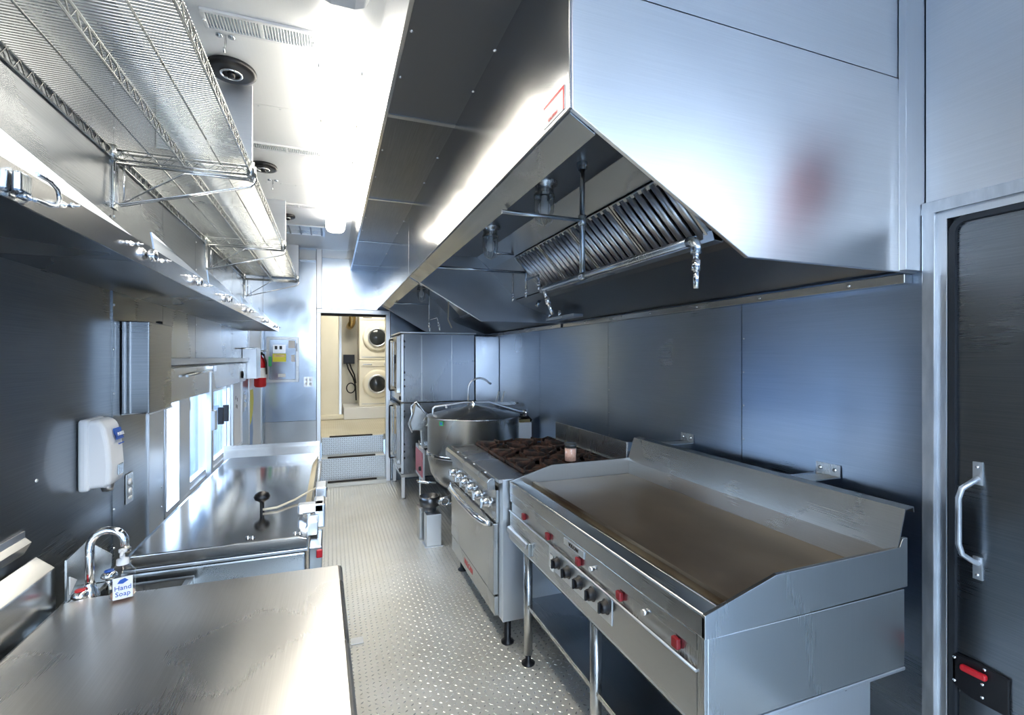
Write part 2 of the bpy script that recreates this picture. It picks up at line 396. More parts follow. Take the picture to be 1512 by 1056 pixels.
# serving windows
w1 = struct('window_1')
MB().ring('x', XO-.005, XL+.010, 2.70,3.66,.795,1.375,.022).build('window_frame', 'light', w1, .002)
B(XO+.01,XL+.012,2.925,3.12,.815,1.355).build('sash_post', 'light', w1, .003)
MB().ring('x', XO+.02, XL-.005, 3.12,3.64,.815,1.355,.028).build('sash', 'light', w1, .002)
B(XO+.035,XO+.041,3.145,3.615,.84,1.33).build('pane', 'glass', w1)
B(XL-.003,XL+.012,3.118,3.130,1.26,1.31).build('catch', 'black', w1)
w2 = struct('window_2')
MB().ring('x', XO-.005, XL+.010, 3.68,4.40,.795,1.375,.022).build('window_frame', 'light', w2, .002)
MB().ring('x', XO+.02, XL-.005, 3.70,4.38,.815,1.355,.035).build('sash', 'light', w2, .002)
B(XO+.035,XO+.041,3.735,4.345,.845,1.325).build('pane', 'glass', w2)
B(XL-.006,XL+.012,4.10,4.125,.83,1.34).build('mullion', 'light', w2)
for y in (3.90,4.07): B(XL-.006,XL+.03,y,y+.03,1.08,1.20).build('window_latch', 'black', w2, .003)
w3 = struct('window_3')
MB().ring('x', XO-.005, XL+.010, 4.41,4.83,.795,1.375,.02).build('window_frame', 'light', w3, .002)
sh = B(XO+.02,XL-.002,4.43,4.81,.815,1.355).build('shutter', 'white', w3, .003)
sc = MB()
for y,z in ((4.56,1.2),(4.63,1.18),(4.58,1.13),(4.62,1.12)): sc.box(XL-.002,XL-.001,y,y+.02,z,z+.03)
sc.build('pen_marks', 'black', sh, stuff=True)
MB().lathe([(.0,.05),(.03,.045),(.035,.02),(.02,0)], (XL,4.62,1.405), 'x', 14).build('knob', 'black', w3)
p = MB(); p.box(XL+.012,XL+.045,3.47,3.51,.80,1.50)
post = struct('trim_2'); p.build('shutter_post', 'light', post, .004)
B(XL+.045,XL+.07,3.44,3.50,1.10,1.22).build('post_latch', 'body', post, .003)
MB().tube([(XL+.05,2.90,1.455),(XL+.05,3.47,1.475)], .007).build('prop_rod', 'wire', post)
B(XL+.03,XL+.06,3.45,3.53,1.46,1.50).build('rod_clip', 'chrome', post, .003)

# folded valance above the windows
va = thing('window_valance', (-.72,3.7,1.34), 'dull steel valance box folded over the top of the serving windows', 'valance')
B(XL+.001,XL+.035,2.52,3.47,1.335,1.50).build('front_sheet', 'bodyh', va, .003)
B(XL+.001,XL+.035,3.52,4.84,1.345,1.50).build('front_sheet', 'bodyh', va, .003)
MB().sheet([(XL+.001,1.505),(XL+.05,1.515),(XL+.055,1.545)], .004, 'y', 2.52, 4.84).build('top_tray', 'light', va)

# steel box on wall near the far end of the valance
bx = thing('steel_duct_box', (-.68,5.0,1.36), 'small steel box on left wall just before the white far side door', 'box')
B(XL+.001,-.625,4.86,5.12,1.36,1.64).build('box_body', 'light', bx, .003)
MB().tube([(-.66,4.0,1.615),(-.64,4.86,1.63)], .005).build('rail', 'wire', bx)
sw = thing('wall_switch', (XL,4.98,1.1), 'pair of white switches low on the left wall past the windows', 'switch')
B(XL+.001,XL+.006,4.93,5.03,1.06,1.24).build('plate', 'body', sw)
for z in (1.10,1.17): B(XL+.006,XL+.014,4.96,5.0,z,z+.04).build('rocker', 'white', sw)

# far left side door, white outside skin showing
d2 = struct('door_2')
MB().ring('x', XO-.005, XL+.008, 5.22,6.12,.0,1.93,.03).build('door_frame', 'light', d2, .002)
B(XO+.012,XL-.004,5.25,6.09,.02,1.90).build('door_leaf', 'white', d2, .004)
def decal(poly, m, nm, par): return MB().prism(poly, 'x', XL-.004, XL-.002).build(nm, m, par)
decal([(5.25,1.23),(5.52,1.23),(5.56,1.12),(5.50,1.0),(5.40,.92),(5.25,.86)], 'yellow', 'yellow_graphic', d2)
decal([(5.25,.85),(5.38,.90),(5.47,.97),(5.52,.80),(5.45,.6),(5.25,.5)], 'bluep', 'blue_graphic', d2)
decal([(5.25,1.80),(5.30,1.80),(5.30,1.60),(5.25,1.58)], 'blue', 'blue_stripe', d2)

# ------------------------------------------------------------------ far wall
wf = struct('wall_far')
for q in ((XL-.06,-.13,0,ZC),(.645,XR+.07,0,ZC),(-.13,.645,2.115,ZC)): B(q[0],q[1],YF+.012,YF+.1,q[2],q[3]).build('wall_core', 'dark', wf)
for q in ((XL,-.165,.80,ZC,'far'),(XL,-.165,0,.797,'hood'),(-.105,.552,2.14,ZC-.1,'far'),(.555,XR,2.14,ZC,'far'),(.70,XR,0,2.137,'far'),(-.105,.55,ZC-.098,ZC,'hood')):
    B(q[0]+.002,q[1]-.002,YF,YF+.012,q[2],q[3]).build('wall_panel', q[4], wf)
B(-.163,-.107,YF-.004,YF+.012,2.14,ZC).build('seam_strip', 'light', wf, .002)
B(-.36,-.17,YF-.06,YF-.001,2.70,2.82).build('cover_box', 'hood', wf, .004)
d3 = struct('door_3')
B(-.163,-.118,YF-.012,YF+.1,0,2.115).build('jamb', 'light', d3, .003)
B(.643,.695,YF-.012,YF+.1,0,2.115).build('jamb', 'light', d3, .003)
B(-.163,.695,YF-.02,YF+.1,2.085,2.137).build('lintel', 'light', d3, .004)
B(-.115,.64,YF+.0,YF+.1,2.06,2.085).build('lintel_seal', 'dark', d3)

# electrical panel, outlet
ep = thing('breaker_cabinet', (-.52,YF,1.27), 'flush steel electrical panel with yellow sticker on far wall', 'panel')
MB().ring('y', YF-.012, YF, -.70,-.36,1.26,1.79,.03).build('panel_frame', 'body', ep, .003)
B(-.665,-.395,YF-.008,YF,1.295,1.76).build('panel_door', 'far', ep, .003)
B(-.635,-.50,YF-.010,YF-.008,1.60,1.70).build('label_plate', 'light', ep)
for x in (-.615,-.565): B(x,x+.028,YF-.012,YF-.010,1.645,1.685).build('black_square', 'black', ep)
st = B(-.638,-.495,YF-.011,YF-.008,1.50,1.595).build('yellow_sticker', 'yellow', ep)
B(-.62,-.51,YF-.012,YF-.0105,1.555,1.585).build('sticker_band', 'brass', ep)
B(-.44,-.40,YF-.010,YF-.008,1.50,1.58).build('paper_tag', 'paper', ep)
B(-.47,-.40,YF-.010,YF-.008,1.66,1.75).build('paper_tag', 'paper', ep)
B(-.58,-.50,YF-.010,YF-.008,1.32,1.36).build('paper_tag', 'paper', ep)
B(-.392,-.372,YF-.02,YF-.010,1.62,1.72).build('door_latch', 'chrome', ep, .002)
ou = thing('wall_outlet', (-.255,YF,1.2), 'four-gang outlet plate on the far wall beside the doorway', 'outlet')
B(-.305,-.205,YF-.006,YF,1.20,1.32).build('plate', 'light', ou, .002)
for x in (-.278,-.232):
    for z in (1.235,1.285): B(x-.014,x+.014,YF-.009,YF-.006,z-.017,z+.017).build('socket', 'black' if 0 else 'white', ou, .003)

# ------------------------------------------------------------------ steps and laundry room
stp = thing('entry_steps', (.26,6.3,0), 'two-tread diamond plate steps climbing through the far doorway', 'steps')
B(-.115,.64,6.16,6.32,0,.045).build('tread', 'floor', stp, .003)
B(-.115,.64,6.30,6.56,.045,.325).build('tread', 'floor', stp, .003)
B(-.115,.64,6.50,6.56,.325,.548).build('tread', 'floor', stp, .003)
def vlugs(x0,x1,z0,z1,y,par):
    b = MB(); L=.013; W=.0045; i = 0; z = z0
    while z < z1:
        x = x0; j = 0
        while x < x1:
            s = 1 if (i+j)%2 else -1; dx, dz = .7071*s, .7071; px, pz = -dz, dx
            b.add([(x-dx*L,y,z-dz*L),(x+px*W,y,z+pz*W),(x+dx*L,y,z+dz*L),(x-px*W,y,z-pz*W),(x,y-.005,z)], [(0,1,4),(1,2,4),(2,3,4),(3,0,4)])
            x += .026; j += 1
        z += .026; i += 1
    return b.build('tread_bars', 'lug', par, stuff=True)
B(-.112,.637,6.297,6.30,.05,.315).build('riser', 'riser', stp); vlugs(-.10,.63,.065,.31,6.297,stp)
B(-.112,.637,6.497,6.50,.328,.54).build('riser', 'riser', stp); vlugs(-.10,.63,.34,.53,6.497,stp)
for (y,z,a,b) in ((6.21,.045,-.04,.53),(6.30,.325,-.04,.52),(6.50,.548,-.02,.50)): B(a,b,y-.012,y+.03,z-.004,z+.011).build('grip_strip', 'brown', stp)
lf = struct('floor_laundry')
B(-.80,1.92,6.56,9.0,.47,.548).build('floor_sheet', 'upfloor', lf)
lugs(-.3,1.3,6.6,8.2,.548,lf,'upfloor',.030)
lw = struct('wall_laundry')
B(-.80,1.92,9.0,9.08,.5,2.85).build('wall_board', 'cream', lw)
B(-.86,-.80,6.35,9.08,.5,2.85).build('wall_board', 'cream', lw)
B(1.92,1.98,6.35,9.08,.5,2.85).build('wall_board', 'cream', lw)
lc = struct('ceiling_laundry'); B(-.86,1.98,6.35,9.08,2.78,2.85).build('ceiling_board', 'cream', lc)
ll = thing('laundry_fill_lamp', (.5,7.6,2.72), 'unseen added laundry room ceiling lamp above the doorway', 'lamp')  # source put in out of sight above the lintel to light the room
B(.2,.8,7.3,7.9,2.745,2.78).build('base', 'white', ll); B(.23,.77,7.33,7.87,2.73,2.745).build('lens', 'lauglow', ll)
pt = thing('shower_partition', (-.2,8.4,.55), 'cream partition panel with metal edge left of the washers', 'partition')
B(-.75,.12,8.40,8.44,.62,2.6).build('panel', 'cream', pt); B(.12,.16,8.38,8.46,.62,2.6).build('edge_post', 'light', pt, .003)
B(-.75,.19,8.30,8.46,.552,.62).build('kerb', 'cream', pt, .004)
pl = tag(B(.19,1.5,8.22,8.98,.552,.74).build('washer_plinth', 'white', None, .004), 'low white plinth carrying the stacked laundry machines', 'plinth')
def washer(x0, z0, label, grp):
    t = thing('washing_machine', (x0+.3,8.65,z0), label, 'washer', grp)
    B(x0,x0+.60,8.30,8.95,z0,z0+.765).build('body', 'washer', t, .012, 3)
    c = (x0+.29, 8.30, z0+.37)
    MB().lathe([(.235,0),(.24,-.012),(.20,-.022),(.155,-.024)], c, 'y', 36).build('door_surround', 'washer', t)
    MB().lathe([(.158,-.02),(.158,-.040),(.135,-.042),(.13,-.03)], c, 'y', 36).build('door_rim', 'light', t)
    MB().lathe([(.133,-.028),(.10,-.045),(.05,-.055),(0,-.057)], c, 'y', 36).build('door_glass', 'drum', t)
    B(x0+.02,x0+.58,8.292,8.30,z0+.66,z0+.745).build('control_strip', 'washer', t, .002)
    B(x0+.06,x0+.20,8.286,8.292,z0+.69,z0+.70).build('badge', 'body', t)
    MB().lathe([(.03,0),(.028,-.03),(0,-.032)], (x0+.42,8.292,z0+.70), 'y', 18).build('dial', 'white', t)
    B(x0+.04,x0+.56,8.296,8.30,z0+.04,z0+.05).build('plinth_line', 'body', t)
    return t
washer(.43,.742,'lower cream front-loading washer on the white plinth','stacked laundry machines')
washer(.43,1.512,'upper cream laundry machine stacked on the other','stacked laundry machines')
du = MB().tube([(.335,8.6,2.77),(.335,8.6,2.2),(.33,8.62,2.14),(.31,8.66,2.10),(.30,8.75,2.09),(.30,8.98,2.09)], .055, 14)
tag(du.build('exhaust_pipe', 'brass'), 'brownish metal exhaust pipe bending into the laundry wall', 'pipe')
ob = thing('laundry_outlet', (.30,8.98,1.5), 'black outlet box with cords beside the washers', 'outlet')
B(.20,.385,8.93,8.998,1.44,1.60).build('box_body', 'black', ob, .004)
MB().tube([(.25,8.93,1.46),(.28,8.88,1.35),(.36,8.88,1.2),(.40,8.9,1.05),(.41,8.9,.80)], .012, 8).build('cord', 'black', ob)
MB().tube([(.30,8.93,1.46),(.33,8.9,1.36),(.38,8.9,1.25),(.405,8.92,1.1)], .012, 8).build('cord', 'black', ob)
MB().tube([(.38+.07*math.sin(t*PI/8)-.06,8.86,1.02+.085*math.cos(t*PI/8)) for t in range(16)], .01, 8, True).build('cord_loop', 'black', ob)

# ------------------------------------------------------------------ ceiling light fixtures
def fixture(y0, y1, label):
    t = thing('ceiling_light', (.037,(y0+y1)/2,2.70), label, 'light', 'linear ceiling lights')
    B(-.035,.11,y0+.14,y1-.06,2.80,ZC-.001).build('housing', 'light', t, .006)
    MB().prism([(-.04,2.80),(-.046,2.765),(-.03,2.735),(.0,2.722),(.075,2.722),(.105,2.735),(.121,2.765),(.115,2.80)], 'y', y0+.015, y1-(.061 if y0 < 1 else .015)).build('lens', 'lens', t, .006, 2)
    for a,b in ((y0,y0+.014),(y1-(.06 if y0 < 1 else .014),y1)):
        MB().prism([(-.044,2.805),(-.05,2.765),(-.033,2.73),(.0,2.716),(.075,2.716),(.108,2.73),(.125,2.765),(.119,2.805)], 'y', a, b).build('end_cap', 'capglow' if y0 > 1 else 'white', t, .006, 2)
    for y in (y0+.12,(y0+y1)/2,y1-.12):
        for x in (-.052,.118): B(x,x+.009,y-.012,y+.012,2.765,2.81).build('clip', 'chrome', t, .001)
fixture(-1.1,.16,'added unseen lamp continuing the ceiling row behind the viewpoint')  # added behind the camera to brighten the hood end panel
fixture(.40,1.71,'nearest linear ceiling light, only its grey end cap in view')
fixture(2.05,3.30,'bright long ceiling light in the middle of the ceiling')
fixture(3.42,4.84,'farther shorter-looking ceiling light nearest the far doorway')

# ------------------------------------------------------------------ ceiling vents
def vent(y0, y1, label, n=34):
    t = thing('ceiling_vent', (-.26,(y0+y1)/2,ZC-.012), label, 'vent', 'louvred ceiling vents')
    MB().ring('z', ZC-.012, ZC-.0005, -.46,-.06,y0,y1,.014).build('frame', 'white', t, .002)
    B(-.445,-.075,y0+.014,y1-.014,ZC-.004,ZC-.0006).build('backing', 'pipe', t)
    b = MB()
    for k in range(n):
        x = -.444+k*(.37/n); b.prism([(x,ZC-.004),(x+.35/n*.62,ZC-.011),(x+.35/n*.8,ZC-.010),(x+.35/n*.3,ZC-.004)], 'y', y0+.014, y1-.014)
    b.box(-.265,-.255,y0+.014,y1-.014,ZC-.0115,ZC-.004)
    b.build('louvres', 'white', t, stuff=True)
    s = MB()
    for x in (-.455,-.067): s.lathe([(0,-.016),(.005,-.015),(.006,-.011)], (x,(y0+y1)/2,ZC), 'z', 8)
    s.build('screws', 'chrome', t, stuff=True)
vent(2.08,2.20,'nearest white louvred vent strip on the ceiling')
vent(3.26,3.36,'second white louvred ceiling vent beside the lit lamp')
vent(4.46,4.56,'third thin louvred ceiling vent at the second lamp')
t = thing('return_grille', (-.25,5.35,ZC-.012), 'wide ceiling grille with large slots near the far wall', 'vent')
MB().ring('z', ZC-.012, ZC-.0005, -.50,-.06,5.16,5.54,.02).build('frame', 'light', t, .002)
B(-.48,-.08,5.18,5.52,ZC-.004,ZC-.0006).build('backing', 'body', t)
for k in range(4): B(-.40+k*.10,-.385+k*.10,5.18,5.52,ZC-.010,ZC-.004).build('slat', 'soffit', t)

def vcap(x,y,r,label):
    t = thing('vent_knob', (x,y,ZC-.04), label, 'vent cap', 'black round ceiling vent caps')
    MB().lathe([(r*.35,-.03),(r*.55,-.022),(r*.8,-.026),(r,-.02),(r*1.02,-.008),(r*.98,0)], (x,y,ZC-.0005), 'z', 32).build('dish', 'black', t)
    MB().tube([(x+r*.42*math.cos(a*PI/8), y+r*.42*math.sin(a*PI/8), ZC-.028) for a in range(16)], .005, 8, True).build('chrome_ring', 'chrome', t)
    MB().lathe([(0,-.045),(.014,-.043),(.016,-.02)], (x,y,ZC), 'z', 16).build('hub', 'black', t)
vcap(-.42,2.48,.10,'nearest black round ceiling vent cap behind the wire shelf')
vcap(-.43,3.66,.085,'second black round ceiling vent cap past the first steel baffle')
vcap(-.37,4.86,.06,'farthest small black ceiling vent cap')
def hook(x,y,label):
    t = thing('ceiling_hook', (x,y,ZC-.09), label, 'hook')
    for d in (-.022,.022): MB().lathe([(.013,0),(.013,-.006),(.006,-.010),(0,-.010)], (x+d,y,ZC-.0005), 'z', 12).build('screw_eye', 'pipe', t)
    MB().tube([(x,y,ZC),(x,y,ZC-.05),(x,y-.01,ZC-.075),(x,y-.022,ZC-.08),(x,y-.03,ZC-.065)], .004, 8).build('hook_wire', 'chrome', t)
hook(-.40,2.235,'small chrome hook hanging just past the nearest vent')
hook(-.40,3.93,'small chrome hook on the ceiling beyond the second vent')
def baffle(y, label):
    tag(B(XL+.002,-.352,y,y+.012,2.49,ZC-.001).build('steel_baffle', 'hoodend_lit', None, .002), label, 'plate', 'steel baffles hanging from the ceiling')
baffle(2.60,'nearest upright steel plate between left wall and ceiling')
baffle(4.41,'second upright steel plate between left wall and ceiling')
baffle(6.10,'farthest upright steel plate, close before the far wall')

# ------------------------------------------------------------------ wire shelves on the left wall
ZS = 2.30
def truss(y0,y1,x,n,par,nm='edge_truss'):
    b = MB(); b.tube([(x,y0,ZS),(x,y1,ZS)], .0035, 6); b.tube([(x,y0,ZS-.034),(x,y1,ZS-.034)], .0035, 6)
    pts = []
    for k in range(2*n+1): pts.append((x, y0+(y1-y0)*k/(2*n), ZS if k%2 else ZS-.034))
    b.tube(pts, .0022, 5); return b.build(nm, 'wire', par)
def xtruss(y,par,x0=-.735,x1=-.295,n=6):
    b = MB(); b.tube([(x0,y,ZS),(x1,y,ZS)], .0035, 6); b.tube([(x0,y,ZS-.034),(x1,y,ZS-.034)], .0045, 6)
    b.tube([(x0+(x1-x0)*k/(2*n), y, ZS if k%2 else ZS-.034) for k in range(2*n+1)], .0022, 5); return b.build('end_truss', 'wire', par)
def wire_shelf(y0,y1,label):
    t = thing('wire_shelf', (-.515,(y0+y1)/2,ZS-.04), label, 'shelf', 'wire shelves on the left wall')
    n = int((y1-y0)/.052)
    for x in (-.295,-.515,-.735): truss(y0,y1,x,n,t)
    b = MB()
    for x in (-.40,-.625): b.tube([(x,y0,ZS-.004),(x,y1,ZS-.004)], .003, 6)
    b.build('support_rod', 'wire', t)
    xtruss(y0+.004,t); xtruss(y1-.004,t)
    b = MB(); y = y0+.01
    while y < y1: b.tube([(-.738,y,ZS+.005),(-.292,y,ZS+.005)], .0015, 4); y += .0118
    b.build('deck_wires', 'wire', t, stuff=True)
    for x in (-.295,-.735):
        for y in (y0+.012,y1-.012): MB().cyl((x,y,ZS-.045),(x,y,ZS+.012), .014, seg=14).build('corner_collar', 'wire', t)
wire_shelf(.74,2.14,'nearest wire shelf, crossing the upper left corner')
wire_shelf(2.17,3.50,'middle wire shelf of the row above the left wall ledge')
wire_shelf(3.53,4.94,'farthest wire shelf of the row, ending near the far wall')
def bracket(y,label):
    t = thing('shelf_bracket', (-.5,y,2.10), label, 'bracket', 'wire shelf brackets')
    b = MB()
    for d in (-.010,.010): b.tube([(XL+.008,y+d,ZS-.035),(XL+.008,y+d,2.115),(XL+.02,y+d,2.105),(-.30,y+d*.6,ZS-.075),(-.285,y,ZS-.06),(-.285,y,ZS-.04)], .0038, 6)
    b.tube([(XL+.03,y,ZS-.04),(XL+.03,y,2.112)], .0035, 6)
    b.tube([(XL+.02,y,2.11),(-.52,y,ZS-.05),(-.30,y,ZS-.05)], .0035, 6)
    b.build('rods', 'chrome', t)
    B(XL+.001,XL+.006,y-.02,y+.02,2.09,ZS).build('wall_plate', 'wire', t)
    MB().tube([(XL+.004,y,ZS-.042),(-.30,y,ZS-.042)], .006, 8).build('arm', 'wire', t)
bracket(2.155,'nearest wire bracket hung under the joint of first two shelves')
bracket(3.515,'second wire bracket hung under the joint of last two shelves')
bracket(4.955,'last wire bracket at the far end of the shelves')

# ------------------------------------------------------------------ steel ledge along left wall
ol = thing('wall_ledge', (-.6,2.2,1.79), 'long steel ledge with chrome pegs running along the left wall', 'shelf')
for a,b in ((-.6,1.455),(1.458,3.2),(3.203,4.93)):
    B(XL+.001,-.452,a,b,1.790,1.796).build('bottom_sheet', 'wall_l_shaded', ol)
MB().sheet([(-.452,1.788),(-.450,1.843),(-.47,1.847)], .004, 'y', -.6, 4.93).build('front_lip', 'hood', ol)
for a,b,h in ((.3,1.52,.105),(1.62,2.26,.055),(2.27,3.05,.06),(3.06,3.75,.05),(3.76,4.5,.05)):
    MB().add([(-.462,a,1.845),(-.462,b,1.845),(-.463,b-.02,1.848),(-.470,a,1.845+h),
              (-.466,a,1.845),(-.466,b,1.845),(-.467,b-.02,1.848),(-.474,a,1.845+h)],
             [(0,1,2,3),(7,6,5,4),(0,4,5,1),(1,5,6,2),(2,6,7,3),(3,7,4,0)]).build('raised_flap', 'wall', ol)
t = MB().box(-.449,-.437,.94,.972,1.80,1.832); t.box(-.449,-.434,.948,.968,1.792,1.80)
cl = t.build('lashing_clamp', 'pipe', ol, .004)
MB().tube([(-.432,.972,1.838),(-.430,1.005,1.838),(-.430,1.028,1.832),(-.430,1.035,1.818),(-.430,1.025,1.803),(-.430,1.0,1.797),(-.432,.965,1.795)], .0035, 8).build('loop', 'pipe', cl)
for y in (1.087,1.40,1.62,1.90,2.12,2.42,2.85,3.25,3.70,4.20,4.62,4.84):
    b = MB(); b.lathe([(.006,0),(.006,.005),(.0035,.007),(.0035,.012),(.005,.013),(.005,.018),(.002,.019),(.002,.026),(0,.027)], (-.449,y,1.822), 'x', 12)
    b.build('peg', 'chrome', ol)
for y in (1.52,2.00,2.55,3.10,3.95,4.60):
    MB().lathe([(.008,0),(.014,.003),(.017,.008),(.013,.011),(.017,.015),(.012,.020),(0,.022)], (-.449,y,1.818), 'x', 20).build('chrome_knob', 'chrome', ol)

# ------------------------------------------------------------------ steel box on left wall, dispenser, outlet
eb = thing('electrical_box', (-.69,2.35,1.33), 'upright dark steel box mounted on left wall above the dispenser', 'box')
B(XL+.001,-.650,2.215,2.49,1.335,1.688).build('box_body', 'wall_l_shaded', eb, .004)
B(XL+.012,XL+.016,2.209,2.2145,1.34,1.684).build('flange', 'light', eb)
B(XL+.030,XL+.033,2.209,2.2145,1.34,1.684).build('flange', 'light', eb)
MB().lathe([(.012,0),(.012,.012),(.0,.014)], (-.675,2.42,1.689), 'z', 12).build('cap', 'black', eb)
MB().sheet([(XL+.002,1.333),(-.66,1.340),(-.655,1.330)], .003, 'y', 2.215, 2.52).build('bottom_lip', 'light', eb)

dsp = thing('soap_dispenser', (-.7,1.94,1.13), 'white wall-mounted hand sanitizer dispenser beside the steel box', 'dispenser')
MB().prism([(XL+.001,1.135),(XL+.001,1.350),(-.69,1.352),(-.672,1.335),(-.660,1.27),(-.655,1.20),(-.658,1.145),(-.675,1.135)], 'y', 1.885, 1.998).build('cover', 'white', dsp, .014, 4)
B(XL+.0015,XL+.03,1.878,2.004,1.128,1.355).build('back_plate', 'white', dsp, .01, 3)
MB().lathe([(.0,-.022),(.014,-.02),(.018,-.008),(.02,.01)], (-.685,1.945,1.135), 'z', 16).build('nozzle', 'light', dsp)
MB().prism([(-.6625,1.30),(-.6655,1.318),(-.6625,1.318),(-.6565,1.282),(-.6535,1.282)], 'y', 1.93, 1.985).build('brand_patch', 'blue', dsp)
text('PURELL', .016, (-.6525,1.957,1.299), (0,1,0), (-.17,0,1), 'paper', dsp)
text('hand sanitizer', .008, (-.6515,1.957,1.268), (0,1,0), (-.1,0,1), 'blue', dsp)
MB().box(-.656,-.651,1.935,1.975,1.165,1.20).build('push_window', 'pipe', dsp, .002)
oo = thing('duplex_outlet', (XL,2.29,1.0), 'steel duplex outlet plate with white sockets right of dispenser', 'outlet')
B(XL+.001,XL+.005,2.255,2.325,.985,1.10).build('plate', 'body', oo, .001)
for z in (1.065,1.03): MB().lathe([(.014,0),(.014,.004),(0,.005)], (XL+.004,2.29,z), 'x', 16).build('socket', 'white', oo)
B(XL+.005,XL+.007,2.275,2.305,1.0,1.01).build('label_strip', 'paper', oo)

# ------------------------------------------------------------------ near work table
tb = thing('work_table', (-.3,.9,0), 'scratched steel worktop filling the lower left foreground', 'table')
ty0 = -.2
MB().prism([(-.672,ty0),(.068,ty0),(.032,1.620),(-.40,1.632),(-.62,1.636),(-.672,1.62)], 'z', .862, .900).build('tabletop', 'top', tb, .012, 3)
B(-.66,.02,ty0+.02,1.58,.80,.861).build('apron', 'body', tb)
for x in (-.62,-.02):
    for y in (0.0,1.53): MB().cyl((x,y,0),(x,y,.80), .02).build('leg', 'body', tb)
B(-.64,.0,-.02,1.55,.24,.26).build('under_shelf', 'body', tb, .003)
MB().prism([(-.735,.84),(-.692,.84),(-.692,.985),(-.735,1.022)], 'y', ty0, 1.648).build('back_ledge', 'bodyh', tb, .003)
wc = thing('wall_channel', (-.72,.9,1.05), 'folded steel channel fixed on the left wall above the table ledge', 'channel')
MB().sheet([(XL+.002,1.045),(-.722,1.075),(-.735,1.088)], .004, 'y', ty0, 1.60).build('rolled_edge', 'bodyh', wc)
B(XL+.001,XL+.005,1.30,1.60,1.075,1.105).build('flange', 'light', wc)

# white tag on the floor
tag(B(.10,.165,2.74,2.80,.002,.008).build('white_plate', 'paper', None, .002), 'small white square plate on the floor beyond the table edge', 'plate')

# ------------------------------------------------------------------ hand sink, tap, bottle
sk = thing('hand_sink', (-.56,1.70,.6), 'small steel hand sink squeezed behind the near table', 'sink')
b = MB().ring('z', .84, .870, -.685,-.40,1.640,1.768,.02); b.build('rim', 'body', sk, .003)
B(-.665,-.42,1.66,1.75,.70,.84).build('bowl', 'body', sk, .006)
B(-.685,-.625,1.640,1.768,.870,.884).build('tap_deck', 'body', sk, .003)
MB().prism([(1.652,.886),(1.652,1.000),(1.772,1.012),(1.772,.886)], 'x', -.676, -.671).build('side_splash', 'bodyh', sk)
MB().prism([(-.671,.886),(-.671,1.012),(-.612,.963),(-.612,.886)], 'y', 1.7675, 1.7715).build('end_splash', 'bodyh', sk)
MB().prism([(1.665,.900),(1.665,.950),(1.705,.925)], 'x', -.671, -.6695).build('warning_sticker', 'paper', sk)
fa = thing('faucet', (-.62,1.66,.884), 'chrome gooseneck tap with red and blue handles beside soap bottle', 'faucet')
pts = [(-.628,1.67,.884),(-.628,1.67,1.02)]+[(-.588-.04*math.cos(a*PI/10), 1.672, 1.025+.04*math.sin(a*PI/10)) for a in range(0,10)]+[(-.547,1.672,1.005)]
MB().tube(pts, .0105, 14).build('spout', 'chrome', fa)
MB().lathe([(.024,0),(.022,.012),(.014,.03),(.012,.04)], (-.628,1.67,.884), 'z', 20).build('base', 'chrome', fa)
MB().cyl((-.547,1.672,1.012),(-.547,1.672,.998), .0125).build('aerator', 'body', fa)
for y,z,m,dx in ((1.645,.895,'red',-.012),(1.71,.915,'blue',.03)):
    h = MB().lathe([(.015,0),(.020,.006),(.018,.014),(.010,.020),(0,.022)], (-.628+dx,y,z), 'z', 16).build('handle', 'chrome', fa)
    MB().lathe([(.012,.0205),(.011,.024),(0,.025)], (-.628+dx,y,z), 'z', 16).build('cap', m, h)
    MB().cyl((-.628+dx,y,.884),(-.628+dx,y,z+.002), .008).build('stem', 'chrome', fa)
sb = thing('soap_bottle', (-.530,1.60,.901), 'clear pump bottle of hand soap on the table corner', 'bottle')
MB().lathe([(.024,0),(.029,.004),(.030,.05),(.028,.068),(.018,.082),(.011,.088),(.011,.094)], (-.530,1.60,.902), 'z', 24).build('bottle_body', 'bottle', sb)
MB().lathe([(0,.003),(.026,.003),(.026,.012),(0,.013)], (-.530,1.60,.902), 'z', 24).build('orange_soap', 'salt', sb)
MB().lathe([(.014,.088),(.014,.102),(.006,.104),(.005,.118),(.009,.120),(.009,.128),(0,.129)], (-.530,1.60,.902), 'z', 16).build('pump', 'white', sb)
MB().tube([(-.530,1.60,1.026),(-.525,1.58,1.026),(-.523,1.57,1.020)], .004, 8).build('nozzle', 'white', sb)
# label faces the camera side (normal towards -Y, +X)
n_ = Vector((.33,-.944,0)); rr_ = Vector((.944,.33,0)); lc_ = Vector((-.530,1.60,.938))+n_*.0302
q = [lc_+rr_*a+Vector((0,0,b)) for a,b in ((-.021,-.03),(.021,-.03),(.021,.027),(-.021,.027))]
lbm = MB().add(q+[v+n_*.0008 for v in q], [(3,2,1,0),(4,5,6,7),(0,1,5,4),(1,2,6,5),(2,3,7,6),(3,0,4,7)]).build('label_paper', 'paper', sb)
text('Hand', .017, lc_+n_*.0015+Vector((0,0,-.001)), rr_, (0,0,1), 'blue', sb)
text('Soap', .017, lc_+n_*.0015+Vector((0,0,-.017)), rr_, (0,0,1), 'blue', sb)
q = [lc_+n_*.0015+rr_*a+Vector((0,0,b)) for a,b in ((-.012,.012),(.0,.010),(.012,.017),(.004,.024),(-.006,.021))]
MB().add(q, [(0,1,2,3,4)]).build('label_swoosh', 'blue', sb)

